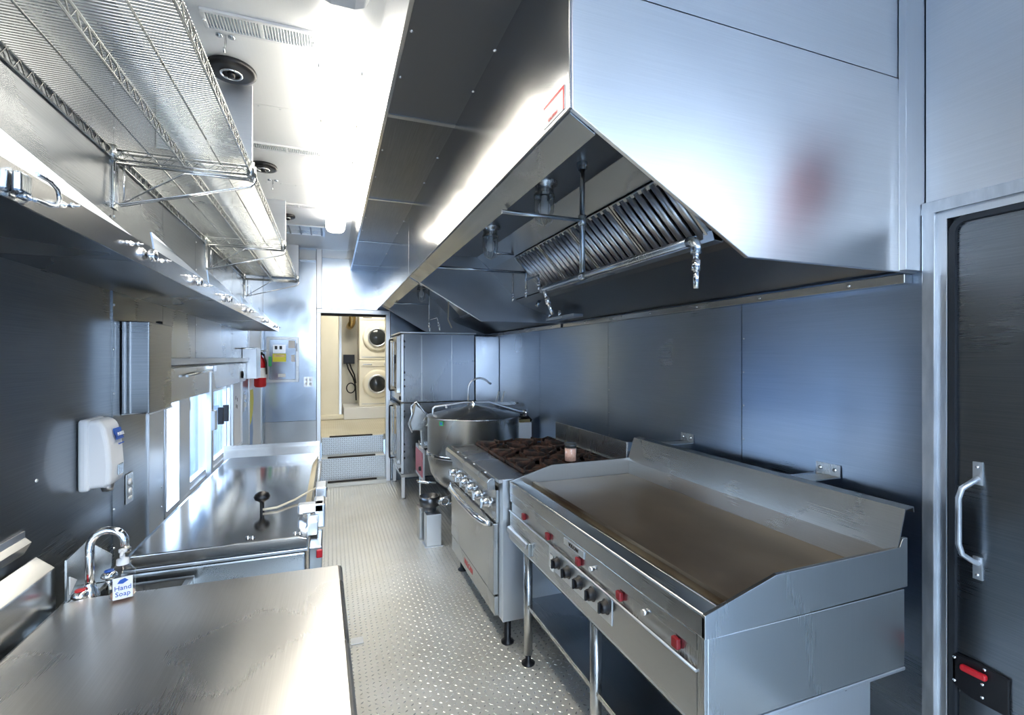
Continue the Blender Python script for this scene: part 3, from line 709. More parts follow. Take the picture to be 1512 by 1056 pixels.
# ------------------------------------------------------------------ braising pan
bp = thing('braising_pan', (-.33,2.54,0), 'long steel tilting pan with flat lid and black knob', 'cooker')
B(-.585,-.083,1.790,3.295,.45,.888).build('pan_body', 'bodyh', bp, .006)
B(-.590,-.075,1.780,3.300,.893,.905).build('rim', 'light', bp, .003)
MB().prism([(-.590,.908),(-.590,.938),(-.57,.948),(-.10,.948),(-.075,.940),(-.073,.908)], 'y', 1.776, 3.295).build('lid', 'lid', bp, .004, 3)
MB().lathe([(.008,0),(.008,.030),(.012,.036),(.026,.044),(.030,.056),(.024,.068),(.010,.074),(0,.075)], (-.255,2.13,.948), 'z', 24).build('lid_knob', 'black', bp)
MB().sheet([(3.300,.905),(3.310,1.02)], .006, 'x', -.60, -.07).build('back_splash', 'hood', bp)
for x in (-.50,-.16):
    for y in (1.9,3.2): MB().cyl((x,y,0),(x,y,.45), .022).build('leg', 'body', bp)
MB().tube([(-.25,2.11,.956),(-.20,2.12,.957),(-.14,2.20,.960),(-.09,2.26,.972),(-.05,2.28,.985)], .0045, 8).build('lid_cord', 'cable', bp)
hg = MB().box(-.118,-.025,1.985,2.035,.958,.992); hg.box(-.062,-.022,1.985,2.10,.90,.992)
hg.build('hinge_block', 'light', bp, .006)
B(-.060,-.018,2.20,2.32,.955,1.000).build('hinge_bracket', 'light', bp, .004)
MB().cyl((-.062,2.26,.978),(-.015,2.26,.978), .006).build('hinge_pin', 'black', bp)
B(-.082,-.045,1.895,1.975,.905,.955).build('latch_block', 'light', bp, .004)
cb = B(-.072,-.030,1.80,1.98,.815,.898).build('control_box', 'body', bp, .004)
B(-.048,-.028,1.792,1.8,.86,.888).build('red_switch', 'red', cb, .003)
B(-.070,-.035,1.82,1.97,.50,.812).build('conduit_cover', 'body', bp, .003)
B(-.073,-.055,2.05,3.28,.86,.90).build('side_rail', 'bodyh', bp, .003)
for x,y in ((-.115,1.81),(-.10,1.80),(-.245,1.815),(-.26,1.82)): MB().lathe([(.007,0),(.006,.005),(0,.007)], (x,y,.948), 'z', 10).build('lid_screw', 'chrome', bp)

# ------------------------------------------------------------------ fire extinguisher
fe = thing('fire_extinguisher', (-.675,5.5,1.24), 'red fire extinguisher hanging by the far white side door', 'extinguisher')
MB().lathe([(0,0),(.045,.004),(.056,.02),(.056,.25),(.045,.29),(.02,.31),(.016,.33)], (-.675,5.5,1.245), 'z', 24).build('cylinder', 'redp', fe)
MB().lathe([(.0575,.10),(.0575,.20)], (-.675,5.5,1.245), 'z', 24).build('label_band', 'paper', fe)
B(-.70,-.65,5.485,5.515,1.575,1.605).build('valve', 'black', fe, .004)
B(-.69,-.61,5.49,5.51,1.61,1.625).build('lever', 'chrome', fe, .003)
MB().tube([(-.66,5.48,1.59),(-.635,5.44,1.58),(-.615,5.44,1.5),(-.612,5.45,1.38)], .009, 8).build('hose', 'black', fe)
B(-.60,-.57,5.50,5.504,1.46,1.56).build('green_tag', 'green', fe)
B(XL-.001,-.731,5.48,5.52,1.40,1.50).build('wall_hook', 'body', fe)

# ------------------------------------------------------------------ exhaust hoods
def hood(y0, y1, label, near, nf, fy0, fy1):
    t = thing('exhaust_hood', (1.2,(y0+y1)/2,1.83), label, 'hood', 'exhaust hoods')
    prof = [(.548,2.155),(1.106,1.834),(1.795,1.834),(1.85-.001,1.834),(1.849,2.47),(.548,2.47)]
    MB().prism(prof, 'y', y0, y0+.014).build('end_panel', 'hoodend_lit' if near else 'hood', t, .002)
    MB().prism(prof, 'y', y1-.014, y1).build('end_panel', 'hoodin_shaded', t, .002)
    if near:
        B(.552,1.849,y0+.002,y0+.014,2.474,ZC-.001).build('closure_panel', 'hoodend_lit', t)
        B(1.753,1.849,y0-.022,y0,1.836,ZC-.001).build('corner_flange', 'light', t, .002)
    B(.541,.555,y0+.001,y1-.001,2.155,2.645).build('front_panel', 'hood', t, .002)
    MB().sheet([(.548,2.150),(.620,2.108),(.618,2.14)], .006, 'y', y0+.014, y1-.014).build('front_lip', 'oven', t, .001)
    b = MB(); b.box(.556,1.07,y0+.014,y1-.014,2.330,2.336); b.build('inner_top', 'hoodin_shaded', t)
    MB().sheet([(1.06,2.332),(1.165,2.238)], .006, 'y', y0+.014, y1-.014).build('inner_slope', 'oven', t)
    if nf:
        for q in ((y0+.014,fy0-.004),(fy1+.004,y1-.014)):
            if q[1]-q[0] > .01: MB().sheet([(1.165,2.238),(1.385,2.018)], .006, 'y', q[0], q[1]).build('blank_panel', 'hoodin_shaded', t)
    MB().sheet([(1.385,2.010),(1.44,1.975),(1.800,1.845),(1.848,1.845)], .006, 'y', y0+.014, y1-.014).build('rear_panel', 'hoodin_shaded', t)
    MB().sheet([(1.345,2.03),(1.36,1.995),(1.40,1.990),(1.41,2.01)], .003, 'y', fy0-.02, fy1+.02).build('grease_channel', 'bodyh', t)
    B(1.805,1.849,y0+.014,y1-.014,1.800,1.833).build('wall_rail', 'bodyh', t, .003)
    sc = MB(); y = y0+.2
    while y < y1-.1: sc.lathe([(0,-.005),(.006,-.004),(.007,0)], (1.805,y,1.817), 'x', 8); y += .4
    sc.build('screws', 'chrome', t, stuff=True)
    d = Vector((1.375-1.170, 0, 2.025-2.236)); d.normalize(); nrm = Vector((d.z,0,-d.x))  # points down-front
    W = (fy1-fy0)/max(nf,1); L = .293
    for k in range(nf):
        a = fy0+k*W+.004; b_ = fy0+(k+1)*W-.004
        o = Vector((1.170,0,2.236))
        def pt(s_, y, h): v = o+d*s_+nrm*h; return (v.x, y, v.z)
        fm = MB()
        for (s0,s1,ya,yb) in ((0,.018,a,b_),(L-.018,L,a,b_),(.018,L-.018,a,a+.012),(.018,L-.018,b_-.012,b_)):
            fm.add([pt(s0,ya,0),pt(s1,ya,0),pt(s1,yb,0),pt(s0,yb,0),pt(s0,ya,.022),pt(s1,ya,.022),pt(s1,yb,.022),pt(s0,yb,.022)],
                [(0,3,2,1),(4,5,6,7),(0,1,5,4),(1,2,6,5),(2,3,7,6),(3,0,4,7)])
        f = fm.build('baffle_filter', 'bodyh', t)
        fm2 = MB().add([pt(.0,a,-.004),pt(L,a,-.004),pt(L,b_,-.004),pt(0,b_,-.004)], [(0,1,2,3)]); fm2.build('filter_back', 'dark', f)
        nb = 7; bw = (b_-a-.024)/nb
        for j in range(nb):
            yc = a+.012+bw*(j+.5); r = bw*.36; mb = MB(); vs = []
            for s_ in (.004,L-.002):
                for q in range(7):
                    th = PI*q/6; vs.append(pt(s_, yc-r*math.cos(th), .012+r*.9*math.sin(th)))
            mb.add(vs, [(q,q+1,q+8,q+7) for q in range(6)]+[(0,7,13,6)], True)
            mb.add(vs, [tuple(range(7)), tuple(range(7,14))])
            mb.build('baffle', 'light', f)
    return t
hood(1.05,3.64,'near exhaust hood with big bright end panel above griddle and range',True,4,1.47,3.06)
hood(3.655,5.83,'far exhaust hood over the kettle and ovens',False,3,4.10,5.30)
cf = struct('trim_3')
B(.556,XR-.001,5.834,YF-.001,2.20,2.63).build('hood_end_filler', 'hood', cf)
B(.541,.555,5.832,YF-.001,2.16,2.645).build('hood_end_filler', 'hood', cf)
lb = thing('red_label', (.54,1.16,2.17), 'red-edged notice sticker at the lower front corner of the near hood', 'sticker')
B(.539,.5408,1.075,1.20,2.165,2.225).build('paper', 'paper', lb)
B(.5384,.5392,1.075,1.20,2.218,2.225).build('red_band', 'red', lb)
B(.5384,.5392,1.075,1.082,2.165,2.218).build('red_band', 'red', lb)
text('CAUTION', .012, (.5382,1.14,2.176), (0,-1,0), (0,0,1), 'red', lb)

def hlamp(x,y,label):
    t = thing('hood_lamp', (x,y,2.16), label, 'lamp', 'vapour-proof hood lamps')
    MB().lathe([(.06,0),(.06,-.012),(.042,-.02),(.042,-.05),(.047,-.055),(.047,-.065)], (x,y,2.329), 'z', 24).build('socket', 'body', t)
    MB().lathe([(.040,-.06),(.042,-.09),(.040,-.15),(.030,-.175),(.012,-.186),(0,-.188)], (x,y,2.329), 'z', 24).build('glass_jar', 'jar', t)
    MB().lathe([(.012,-.06),(.014,-.08),(.026,-.10),(.028,-.12),(.02,-.14),(0,-.15)], (x,y,2.329), 'z', 16).build('bulb', 'paper', t)
    b = MB()
    for k in range(4):
        a = k*PI/4; b.tube([(x+.046*math.cos(a)*s_, y+.046*math.sin(a)*s_, 2.329+z) for s_,z in ((1,-.06),(1.02,-.12),(.8,-.175),(0,-.196),(-.8,-.175),(-1.02,-.12),(-1,-.06))], .0016, 5)
    b.build('wire_guard', 'body', t)
hlamp(.889,1.97,'unlit glass jar lamp nearest in the near hood')
hlamp(.889,2.75,'second unlit glass jar lamp deeper in the near hood')
hlamp(.889,5.10,'unlit glass jar lamp inside the far hood')

def nozzle(b, p, d, n=.10):
    p = Vector(p); d = Vector(d).normalized()
    b.cyl(p, p+d*n*.3, .008); b.cyl(p+d*n*.3, p+d*n*.55, .013, seg=6); b.cyl(p+d*n*.5, p+d*n, .009, .007)
pa = thing('suppression_pipe', (.94,1.6,1.78), 'long fire suppression pipe with end nozzles under the near hood', 'pipe', 'fire suppression pipes')
MB().tube([(.94,1.715,2.328),(.94,1.715,1.874)], .011, 12).build('drop_pipe', 'pipe', pa)
MB().tube([(.94,1.09,1.874),(.94,2.09,1.874)], .012, 12).build('manifold', 'pipe', pa)
MB().tube([(.94,1.715,2.098),(.60,1.715,2.098)], .008, 10).build('cross_pipe', 'pipe', pa)
b = MB(); b.lathe([(.022,0),(.022,-.015),(.016,-.03)], (.94,1.715,2.329), 'z', 16)
for c_,a_ in (((.94,1.715,2.098),'z'),((.94,1.715,1.874),'y')): b.lathe([(.0,-.02),(.016,-.02),(.017,0),(.016,.02),(0,.02)], c_, a_, 14)
b.build('fittings', 'pipe', pa, stuff=True)
b = MB(); b.tube([(.94,1.10,1.874),(.94,1.078,1.870),(.94,1.070,1.855),(.94,1.070,1.835)], .015, 12); b.build('elbow', 'pipe', pa)
b = MB(); nozzle(b,(.94,1.070,1.85),(.0,0,-1),.11); b.build('nozzle', 'chrome', pa)
b = MB(); nozzle(b,(.94,2.085,1.865),(.35,-.1,-1),.12); b.build('nozzle', 'chrome', pa)
pb = thing('suppression_pipe', (1.2,3.07,2.0), 'branching suppression pipe with three small drops before the baffle filters', 'pipe', 'fire suppression pipes')
MB().tube([(1.02,3.07,2.328),(1.02,3.07,2.262),(1.03,3.07,2.25),(1.25,3.07,2.25)], .008, 10).build('feed_pipe', 'pipe', pb)
MB().tube([(1.25,3.07,2.255),(1.25,3.07,2.02)], .009, 10).build('drop_pipe', 'pipe', pb)
MB().tube([(1.25,3.07,2.13),(.60,3.07,2.13)], .009, 10).build('cross_pipe', 'pipe', pb)
MB().tube([(1.25,3.07,2.235),(1.24,3.30,2.235),(1.24,3.30,2.02)], .006, 8).build('branch_pipe', 'pipe', pb)
MB().tube([(1.25,3.07,2.08),(1.25,2.86,2.08),(1.25,2.855,2.04)], .007, 8).build('branch_pipe', 'pipe', pb)
for p in ((1.25,3.07,2.02),(1.24,3.30,2.02),(1.25,2.855,2.045)):
    b = MB(); nozzle(b,p,(0,0,-1),.06); b.build('nozzle', 'chrome', pb)
pc = thing('suppression_pipe', (1.0,5.0,1.85), 'thin suppression pipe with twin nozzles above the ovens', 'pipe', 'fire suppression pipes')
MB().tube([(.95,5.0,2.328),(.95,5.0,1.92)], .007, 8).build('drop_pipe', 'pipe', pc)
MB().tube([(.95,5.0,2.10),(.60,5.0,2.10)], .007, 8).build('cross_pipe', 'pipe', pc)
MB().tube([(.95,5.0,1.94),(1.035,5.0,1.965),(1.045,5.0,1.93)], .006, 8).build('branch_pipe', 'pipe', pc)
for p,dd in (((.95,5.0,1.92),(.1,0,-1)),((1.045,5.0,1.93),(.2,0,-1))):
    b = MB(); nozzle(b,p,dd,.10); b.build('nozzle', 'chrome', pc)
MB().tube([(1.16,5.0,2.24),(1.15,5.0,1.95),(1.19,5.0,1.86)], .007, 8).build('sensor_line', 'cable', pc)
sbx = thing('sensor_box', (1.60,3.2,1.86), 'small dark fitting with two chrome caps at rear of near hood', 'fitting')
MB().tube([(1.46,3.30,1.99),(1.42,3.28,1.93)], .012, 10).build('probe', 'pipe', sbx)
for y in (3.30,3.48): MB().cyl((1.62,y,1.86),(1.62,y,1.905), .014).build('cap', 'chrome', sbx)
B(1.60,1.68,3.05,3.52,1.84,1.862).build('tray', 'body', sbx, .003)

# ------------------------------------------------------------------ griddle
GY0, GY1, GX = .97, 2.397, .88
gr = thing('griddle', (1.27,1.68,.59), 'wide flat-top griddle with browned plate, foreground right', 'griddle')
B(1.012,1.612,GY0+.014,GY1-.014,.862,.882).build('cooking_plate', 'plate', gr, .002)
B(.960,1.012,GY0+.014,GY1-.014,.838,.866).build('grease_trough', 'trough', gr)
MB().cyl((.985,GY0+.02,.868),(.985,GY1-.02,.868), .006).build('trough_bar', 'bodyh', gr)
MB().sheet([(1.012,.862),(1.008,.884),(1.020,.886)], .004, 'y', GY0+.016, GY1-.016).build('plate_edge', 'trough', gr)
MB().prism([(GX,.838),(GX,.894),(GX+.005,.900),(GX+.078,.890),(GX+.080,.838)], 'y', GY0+.001, GY1-.001).build('front_rail', 'bodyh', gr, .003)
for y in (GY0,GY1-.012):
    MB().prism([(GX,.838),(GX,.899),(1.124,.966),(1.625,.970),(1.64,.995),(1.662,.995),(1.662,.845)], 'y', y, y+.012).build('side_guard', 'body', gr, .0015)
MB().sheet([(1.612,.862),(1.616,.955),(1.655,1.080),(1.690,1.084),(1.692,1.07)], .004, 'y', GY0+.001, GY1-.001).build('back_guard', 'bodyh', gr)
B(GX+.012,1.655,GY0+.004,GY1-.004,.600,.837).build('body', 'body', gr, .003)
B(GX+.002,GX+.0119,GY0+.004,GY0+.03,.60,.837).build('front_stile', 'body', gr, .001)
B(GX+.002,GX+.0119,GY0+.031,GY1-.004,.600,.742).build('front_panel', 'bodyh', gr, .002)
B(GX+.002,GX+.012,GY0+.031,GY1-.004,.795,.836).build('front_band', 'bodyh', gr, .002)
MB().tube([(GX-.001,GY0+.03,.744),(GX-.001,GY1-.006,.744)], .004, 8).build('trim_line', 'brass' if 0 else 'light', gr)
B(GX+.006,1.655,GY0+.002,GY1-.002,.588,.599).build('base_flange', 'light', gr, .002)
for y in (1.812,1.720,1.625,1.530,1.437):
    k = MB().lathe([(.026,0),(.026,-.004),(.020,-.006),(.020,-.022),(.017,-.026),(0,-.026)], (GX+.002,y,.699), 'x', 20).build('control_knob', 'black', gr)
    B(GX-.032,GX-.024,y-.004,y+.004,.681,.717).build('grip', 'black', k, .001)
for y in (2.205,1.926,1.646,1.362,1.085):
    B(GX-.004,GX+.012,y-.013,y+.013,.755,.785).build('indicator', 'dred', gr, .004)
pn = B(GX-.001,GX+.002,1.40,1.90,.650,.738).build('control_panel', 'light', gr, .001)
B(GX-.004,GX+.0,1.850,1.885,.645,.715).build('switch_plate', 'chrome', gr, .002)
np_ = B(GX-.002,GX+.002,1.590,1.755,.800,.826).build('name_plate', 'light', gr, .001)
text('VULCAN', .020, (GX-.003,1.672,.813), (0,-1,0), (0,0,1), 'brown', gr)
for y in (1.53,1.215): MB().cyl((GX-.012,y,.79),(GX+.004,y,.79), .009).build('valve_stem', 'chrome', gr)
dr = B(GX-.012,GX+.002,2.105,2.375,.610,.672).build('grease_drawer', 'body', gr, .002)
MB().sheet([(GX-.012,.672),(GX-.022,.669),(GX-.024,.648),(GX-.020,.646)], .003, 'y', 2.11, 2.37).build('drawer_pull', 'light', dr)
st_ = thing('griddle_stand', (1.25,1.68,0), 'open steel stand with tubular legs and shelf under the griddle', 'stand')
MB().ring('z', .560,.587, .91,1.56, GY0+.03,GY1-.02,.035).build('top_frame', 'body', st_, .002)
for x in (.935,1.54):
    for y in (2.27,1.60,1.03):
        l = MB().cyl((x,y,.05),(x,y,.56), .022, seg=20).build('leg', 'body', st_)
        MB().lathe([(0,0),(.034,0),(.034,.006),(.014,.014),(.014,.06)], (x,y,0), 'z', 20).build('foot', 'black', l)
B(.925,1.55,GY0+.04,2.31,.285,.305).build('shelf', 'bodyh', st_, .003)
B(.962,1.545,GY0+.035,GY0+.045,.07,.559).build('end_panel', 'light', st_)
for x in (1.15,1.42): MB().cyl((x,GY0+.028,.573),(x,GY0+.022,.573), .006, seg=8).build('bolt', 'chrome', st_)
def wbr(y,label):
    t = thing('wall_bracket', (1.77,y,1.09), label, 'bracket', 'wall brackets behind the griddle')
    MB().sheet([(1.694,1.083),(1.845,1.083),(1.848,1.13)], .004, 'y', y-.05, y+.05).build('angle', 'body', t)
    b = MB()
    for d in (-.03,.03): b.lathe([(0,-.010),(.007,-.008),(.008,-.002)], (1.845,y+d,1.11), 'x', 8)
    b.build('bolts', 'chrome', t, stuff=True)
wbr(1.36,'nearer steel angle bracket tying the griddle back to the wall')
wbr(2.17,'farther steel angle bracket at the range end of the griddle back')

# ------------------------------------------------------------------ range
RY0, RY1, RX = 2.420, 3.50, .84
ra = thing('gas_range', (1.25,2.96,0), 'six-burner gas range with oven door between griddle and kettle', 'range')
B(RX+.012,1.66,RY0,RY0+.075,.145,.900).build('side_panel', 'light', ra, .002)
B(RX+.012,1.66,RY0+.076,RY1,.145,.880).build('body', 'body', ra)
B(RX-.01,1.00,RY0+.004,RY1,.882,.902).build('front_ledge', 'top', ra, .003)
B(1.00,1.66,RY0+.004,RY1,.870,.880).build('burner_tray', 'soffit', ra)
MB().prism([(RX-.055,.835),(RX-.058,.878),(RX-.045,.895),(RX-.030,.900),(RX-.010,.896),(RX-.010,.835)], 'y', RY0+.06, RY1-.01).build('nose_rail', 'bodyh', ra, .003)
for y in (2.62,2.85,3.05,3.25): MB().lathe([(.008,0),(.008,.004),(0,.005)], (RX-.022,y,.899), 'z', 10).build('rail_clip', 'light', ra)
B(RX-.006,RX+.011,RY0+.06,RY1-.01,.655,.832).build('knob_panel', 'bodyh', ra, .002)
for i,y in enumerate([2.60,2.76,2.92,3.06,3.20,3.36]):
    k = MB().lathe([(.030,0),(.032,-.008),(.024,-.012),(.022,-.034),(.018,-.040),(0,-.042)], (RX-.006,y,.735), 'x', 20).build('control_knob', 'chrome', ra)
    B(RX-.062,RX-.046,y-.006,y+.006,.708,.762).build('grip', 'chrome', k, .003)
od = B(RX-.018,RX+.011,RY0+.07,RY1-.03,.262,.648).build('oven_door', 'body', ra, .005)
MB().tube([(RX-.018,3.43,.628),(RX-.040,3.42,.632),(RX-.062,3.30,.636),(RX-.072,2.98,.640),(RX-.066,2.70,.640),(RX-.045,2.58,.638),(RX-.018,2.55,.634)], .019, 12).build('door_handle', 'chrome', od)
kp = B(RX-.012,RX+.011,RY0+.07,RY1-.03,.150,.252).build('kick_panel', 'body', ra, .003)
B(RX-.004,RX+.004,RY0+.07,RY1-.03,.253,.261).build('shadow_gap', 'dark', ra)
text('VULCAN', .05, (RX-.0135,3.02,.205), (0,-1,0), (0,0,1), 'red', ra)
for x in (.90,1.60):
    for y in (RY0+.06,RY1-.06): MB().lathe([(0,0),(.035,0),(.035,.008),(.018,.018),(.018,.146)], (x,y,0), 'z', 16).build('leg', 'black', ra)
def grate(x0,x1,y0,y1):
    b = MB(); z = .910; cx, cy = (x0+x1)/2, (y0+y1)/2; w_ = .008
    for q in ((x0,x1,y0,y0+2*w_),(x0,x1,y1-2*w_,y1),(x0,x0+2*w_,y0,y1),(x1-2*w_,x1,y0,y1)): b.box(q[0],q[1],q[2],q[3],z-.012,z+.008)
    for i in range(8):
        a = i*PI/4+PI/8*0; dx, dy = math.cos(a), math.sin(a)
        R = min((x1-x0)/2/max(abs(dx),1e-3), (y1-y0)/2/max(abs(dy),1e-3))-.01
        px, py = -dy*w_*.7, dx*w_*.7
        p0 = (cx+dx*.045, cy+dy*.045); p1 = (cx+dx*R, cy+dy*R)
        b.add([(p0[0]-px,p0[1]-py,z),(p0[0]+px,p0[1]+py,z),(p1[0]+px,p1[1]+py,z-.01),(p1[0]-px,p1[1]-py,z-.01),
               (p0[0]-px,p0[1]-py,z+.030),(p0[0]+px,p0[1]+py,z+.022),(p1[0]+px,p1[1]+py,z+.024),(p1[0]-px,p1[1]-py,z+.024)],
              [(0,3,2,1),(4,5,6,7),(0,1,5,4),(1,2,6,5),(2,3,7,6),(3,0,4,7)])
    for q in ((x0+.01,y0+.01),(x1-.01,y0+.01),(x0+.01,y1-.01),(x1-.01,y1-.01)): b.box(q[0]-.01,q[0]+.01,q[1]-.01,q[1]+.01,.881,z)
    gt = b.build('burner_grate', 'iron', ra, .002)
    MB().lathe([(.05,.880),(.045,.895),(.038,.903),(.015,.905),(0,.903)], (cx,cy,0), 'z', 20).build('burner_head', 'iron', gt)
for i in range(3):
    for x0,x1 in ((1.01,1.30),(1.31,1.60)): grate(x0,x1,RY0+.08+i*.33,RY0+.08+i*.33+.32)
B(1.62,1.626,RY0+.002,RY1-.12,.90,1.055).build('back_riser', 'body', ra, .002)
B(1.627,1.78,RY0+.002,RY0+.008,.90,1.055).build('riser_end', 'body', ra, .002)
B(1.66,1.78,RY0+.009,RY1,.145,.90).build('flue_box', 'body', ra)
B(1.604,1.619,RY0+.01,RY1-.02,.90,.93).build('rear_ledge', 'bodyh', ra, .002)
jr = thing('spice_jar', (1.32,2.50,.935), 'glass jar of pink salt with dark lid standing on range grates', 'jar')
MB().lathe([(0,0),(.034,.002),(.036,.008),(.036,.078),(.030,.086)], (1.325,2.56,.938), 'z', 24).build('glass_wall', 'jar', jr)
MB().lathe([(0,.004),(.033,.004),(.033,.074),(0,.076)], (1.325,2.56,.938), 'z', 24).build('pink_salt', 'salt', jr)
MB().lathe([(.034,.084),(.036,.088),(.036,.106),(.030,.108),(0,.106)], (1.325,2.56,.938), 'z', 24).build('jar_lid', 'drum', jr)

# ------------------------------------------------------------------ tilting kettle
kc = Vector((1.2,4.2,0)); KR = .41
kt = thing('steam_kettle', (1.2,4.2,0), 'large round steel kettle with domed lid beside the range', 'kettle')
MB().lathe([(0,.35),(.12,.358),(.25,.40),(.34,.47),(.385,.55),(KR-.004,.66),(KR-.002,.70)], kc, 'z', 64).build('lower_bowl', 'body', kt)
MB().lathe([(KR+.004,.70),(KR+.008,.708),(KR+.004,.716),(KR+.008,.724),(KR,.732)], kc, 'z', 64).build('jacket_ring', 'chrome', kt)
MB().lathe([(KR-.002,.73),(KR-.002,1.022),(KR+.008,1.03),(KR+.008,1.038),(KR-.01,1.04)], kc, 'z', 64).build('upper_wall', 'body', kt)
MB().lathe([(KR-.004,1.041),(KR-.03,1.048),(.22,1.085),(.06,1.115),(.03,1.122),(0,1.123)], kc, 'z', 64).build('lid', 'body', kt)
MB().lathe([(.02,1.112),(.02,1.14),(.014,1.16),(0,1.162)], kc, 'z', 16).build('lid_boss', 'chrome', kt)
b = MB(); b.tube([(.84,4.24,1.0),(.84,4.24,1.10),(.86,4.24,1.115),(1.13,4.26,1.145),(1.36,4.26,1.14),(1.66,4.25,1.045),(1.74,4.24,1.035)], .010, 10)
b.tube([(1.30,4.32,1.14),(1.42,4.32,1.12),(1.62,4.27,1.05)], .008, 8); b.build('lid_bar', 'light', kt)
MB().cyl((1.72,4.24,1.0),(1.72,4.24,1.06), .025).build('bar_pivot', 'chrome', kt)
MB().lathe([(0,0),(.012,.002),(.010,.024),(0,.026)], (.96,4.24,1.098), 'z', 10).build('stop_button', 'light', kt)
kn = Vector((-.3405,-.225,0)).normalized(); ktn = Vector((-kn.y, kn.x, 0)); kp_ = kc+kn*(KR+.0005)+Vector((0,0,1.0))
MB().add([kp_+ktn*a+Vector((0,0,b))+kn*d for d in (0,.002) for a,b in ((-.022,-.018),(.022,-.018),(.022,.018),(-.022,.018))], [(0,3,2,1),(4,5,6,7),(0,1,5,4),(1,2,6,5),(2,3,7,6),(3,0,4,7)]).build('green_sticker', 'green', kt)
MB().add([kp_+ktn*a+Vector((0,0,b))+kn*d for d in (.002,.0026) for a,b in ((-.01,-.01),(.01,-.01),(.01,.01),(-.01,.01))], [(0,3,2,1),(4,5,6,7),(0,1,5,4),(1,2,6,5),(2,3,7,6),(3,0,4,7)]).build('sticker_mark', 'blue', kt)
for x,y in ((.86,5.0),(1.5,3.9),(1.5,4.55)): MB().lathe([(0,0),(.03,0),(.03,.006),(.014,.012),(.014,.66)], (x,y,0), 'z', 14).build('leg', 'body', kt)
B(.84,1.55,4.62,5.05,.62,.66).build('console_deck', 'body', kt, .004)
cs = B(.822,.84,4.63,5.06,.36,.665).build('console_face', 'light', kt, .003)
B(.816,.822,4.66,5.03,.395,.63).build('red_panel', 'pink', kt, .002)
MB().lathe([(.024,0),(.020,-.02),(0,-.022)], (.816,4.72,.47), 'x', 16).build('console_knob', 'black', kt)
B(.84,1.5,5.02,5.05,.35,.62).build('console_back', 'body', kt)
b = MB(); b.tube([(.70,4.5,.86),(.665,4.5,.94),(.70,4.5,1.03),(.69,4.5,1.10),(.735,4.5,1.145),(.77,4.5,1.10),(.83,4.5,1.02),(.80,4.5,.96)], .008, 6)
b.build('tilt_handle', 'chrome', kt)
MB().prism([(.70,.87),(.68,.94),(.715,1.03),(.735,1.12),(.82,1.05),(.90,.98),(.90,.70),(.80,.70),(.79,.87)], 'y', 4.52, 4.62).build('tilt_housing', 'body', kt, .01)
MB().tube([(.82,4.45,.92),(.865,4.42,.99)], .010, 8).build('lever', 'chrome', kt)
b = MB(); b.cyl((.84,4.75,.66),(.84,4.75,.74), .04); b.cyl((.90,4.70,.66),(.90,4.70,.78), .03); b.cyl((.86,4.66,.70),(.93,4.66,.70), .02); b.build('gauge_fittings', 'chrome', kt)
MB().tube([(1.02,4.05,.40),(.93,4.02,.36),(.86,4.0,.36),(.84,4.0,.33)], .022, 12).build('drain_pipe', 'body', kt)
MB().tube([(.885+.032*math.cos(a*PI/8),3.955,.355+.032*math.sin(a*PI/8)) for a in range(16)], .007, 8, True).build('valve_wheel', 'chrome', kt)
MB().tube([(.80,4.05,.315),(1.05,3.95,.33),(1.3,3.9,.33)], .010, 8).build('drain_line', 'body', kt)
MB().tube([(.70,4.25,.47),(.78,4.22,.46),(.86,4.2,.45)], .012, 8).build('tap_lever', 'chrome', kt)
dc = thing('drain_pedestal', (.79,4.0,0), 'square steel pedestal with dark drain cup in front of kettle', 'pedestal')
B(.728,.852,3.94,4.06,.006,.262).build('post', 'light', dc, .004)
B(.715,.865,3.93,4.07,0,.006).build('foot_plate', 'light', dc)
B(.70,.76,4.12,4.25,0,.27).build('rear_post', 'body', dc, .004)
MB().lathe([(.055,.265),(.060,.30),(.085,.31),(.088,.385),(.080,.390),(.070,.33),(0,.32)], (.775,4.06,0), 'z', 28).build('cup', 'soffit', dc)
gn = thing('kettle_faucet', (1.20,4.35,1.14), 'thin gooseneck water tap arching above the kettle lid', 'faucet')
pts = [(1.205,4.40,1.094),(1.205,4.40,1.24)]+[(1.315-.11*math.cos(a*PI/11), 4.40, 1.25+.105*math.sin(a*PI/11)) for a in range(0,10)]+[(1.43,4.40,1.30)]
MB().tube(pts, .009, 10).build('spout', 'light', gn)
gk = thing('kettle_wall_box', (1.74,4.35,.6), 'pale grey control box with dark top right of kettle', 'box')
B(1.66,1.80,4.28,4.48,.62,.93).build('box_body', 'white', gk, .004)
MB().tube([(1.65,4.38,.955),(1.70,4.38,.985),(1.78,4.38,.975),(1.83,4.38,.93)], .022, 10).build('hose', 'black', gk)
B(1.67,1.79,4.29,4.47,.93,.96).build('box_top', 'brass', gk, .006)
wp = thing('water_valve', (1.62,4.72,1.10), 'two short white pipe stubs behind the kettle', 'pipe')
for x in (1.60,1.66): MB().cyl((x,4.75,1.09),(x+.03,4.75,1.20), .010).build('stub', 'white', wp)
B(1.57,1.80,4.72,4.80,1.055,1.09).build('valve_body', 'body', wp, .004)
MB().tube([(1.80,4.76,1.07),(1.848,4.76,1.07)], .01, 8).build('wall_pipe', 'body', wp)

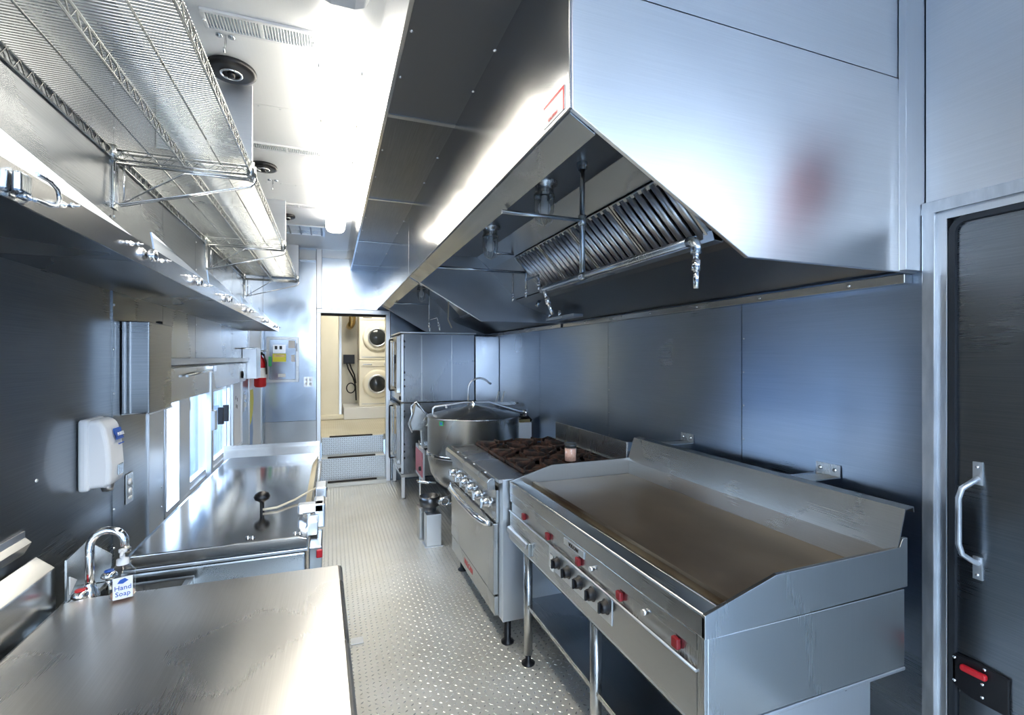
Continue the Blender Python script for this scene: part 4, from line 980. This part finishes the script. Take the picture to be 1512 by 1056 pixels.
# ------------------------------------------------------------------ stacked ovens
def oven(z0, z1, label):
    t = thing('convection_oven', (1.15,5.8,z0), label, 'oven', 'stacked convection ovens')
    OY0, OY1 = 5.37, 6.22
    B(.745,1.545,OY0,OY1,z0,z1).build('cabinet', 'oven', t, .005)
    B(.715,.743,OY0,OY0+.045,z0+.01,z1-.01).build('front_stile', 'light', t, .003)
    B(.715,.743,OY0+.046,OY1,z0+.01,z0+.10).build('front_rail', 'bodyh', t, .003)
    for a,b in ((OY0+.05,OY0+.44),(OY0+.445,OY1-.02)):
        d = MB().ring('x', .672,.714, a,b,z0+.105,z1-.03,.05).build('oven_door', 'bodyh', t, .004)
        B(.680,.706,a+.051,b-.051,z0+.156,z1-.081).build('door_glass', 'oven_glass', d)
    hb = MB().tube([(.672,OY0+.40,z1-.06),(.640,OY0+.40,z1-.06),(.636,OY0+.40,z1-.075),(.636,OY0+.40,z0+.13),(.640,OY0+.40,z0+.115),(.672,OY0+.40,z0+.115)], .010, 8)
    hb.build('door_handle', 'black', t)
    for z in (z1-.10,z1-.16,z0+.32,z0+.24,z0+.17): B(.742,.758,OY0-.004,OY0,z,z+.022).build('hinge_screw', 'black', t, .001)
    B(.93,.945,OY0-.003,OY0,z0+.02,z1-.02).build('side_rib', 'body', t, .001)
    B(1.27,1.285,OY0-.003,OY0,z0+.02,z1-.02).build('side_rib', 'body', t, .001)
    MB().lathe([(.022,0),(.020,-.02),(0,-.022)], (.715,OY0+.02,z0+.05), 'x', 16).build('dial', 'black', t)
    return t
oven(1.055,1.815,'upper of the two stacked convection ovens at the far right')
oven(.27,1.052,'lower of the two stacked convection ovens, standing on legs')
tag(B(.70,1.56,5.35,6.23,1.816,1.831).build('oven_top_tray', 'light', None, .003), 'thin steel top cap lying over the upper oven', 'cap')
os_ = thing('oven_stand', (1.15,5.8,0), 'short square legs and base frame under the stacked ovens', 'stand')
MB().ring('z', .235,.268, .72,1.54,5.38,6.20,.04).build('base_frame', 'body', os_, .002)
for x in (.74,1.52):
    for y in (5.40,6.18):
        l = B(x-.018,x+.018,y-.018,y+.018,.012,.235).build('leg', 'light', os_, .002)
        MB().lathe([(0,0),(.032,0),(.032,.006),(.012,.012)], (x,y,0), 'z', 16).build('foot', 'body', l)
fc = tag(B(1.56,1.847,5.38,5.9,.0,1.795).build('flue_column', 'hood', None, .004), 'bright narrow steel column between the ovens and right wall', 'column')

# behind the camera: red box added to put a red reflection in the hood end
ra_ = thing('red_wall_box', (1.81,.62,1.98), 'added red box on right wall above side door, seen only reflected', 'box')
B(XR-.07,XR-.001,.50,.68,2.07,2.33).build('box_body', 'redp', ra_, .006)
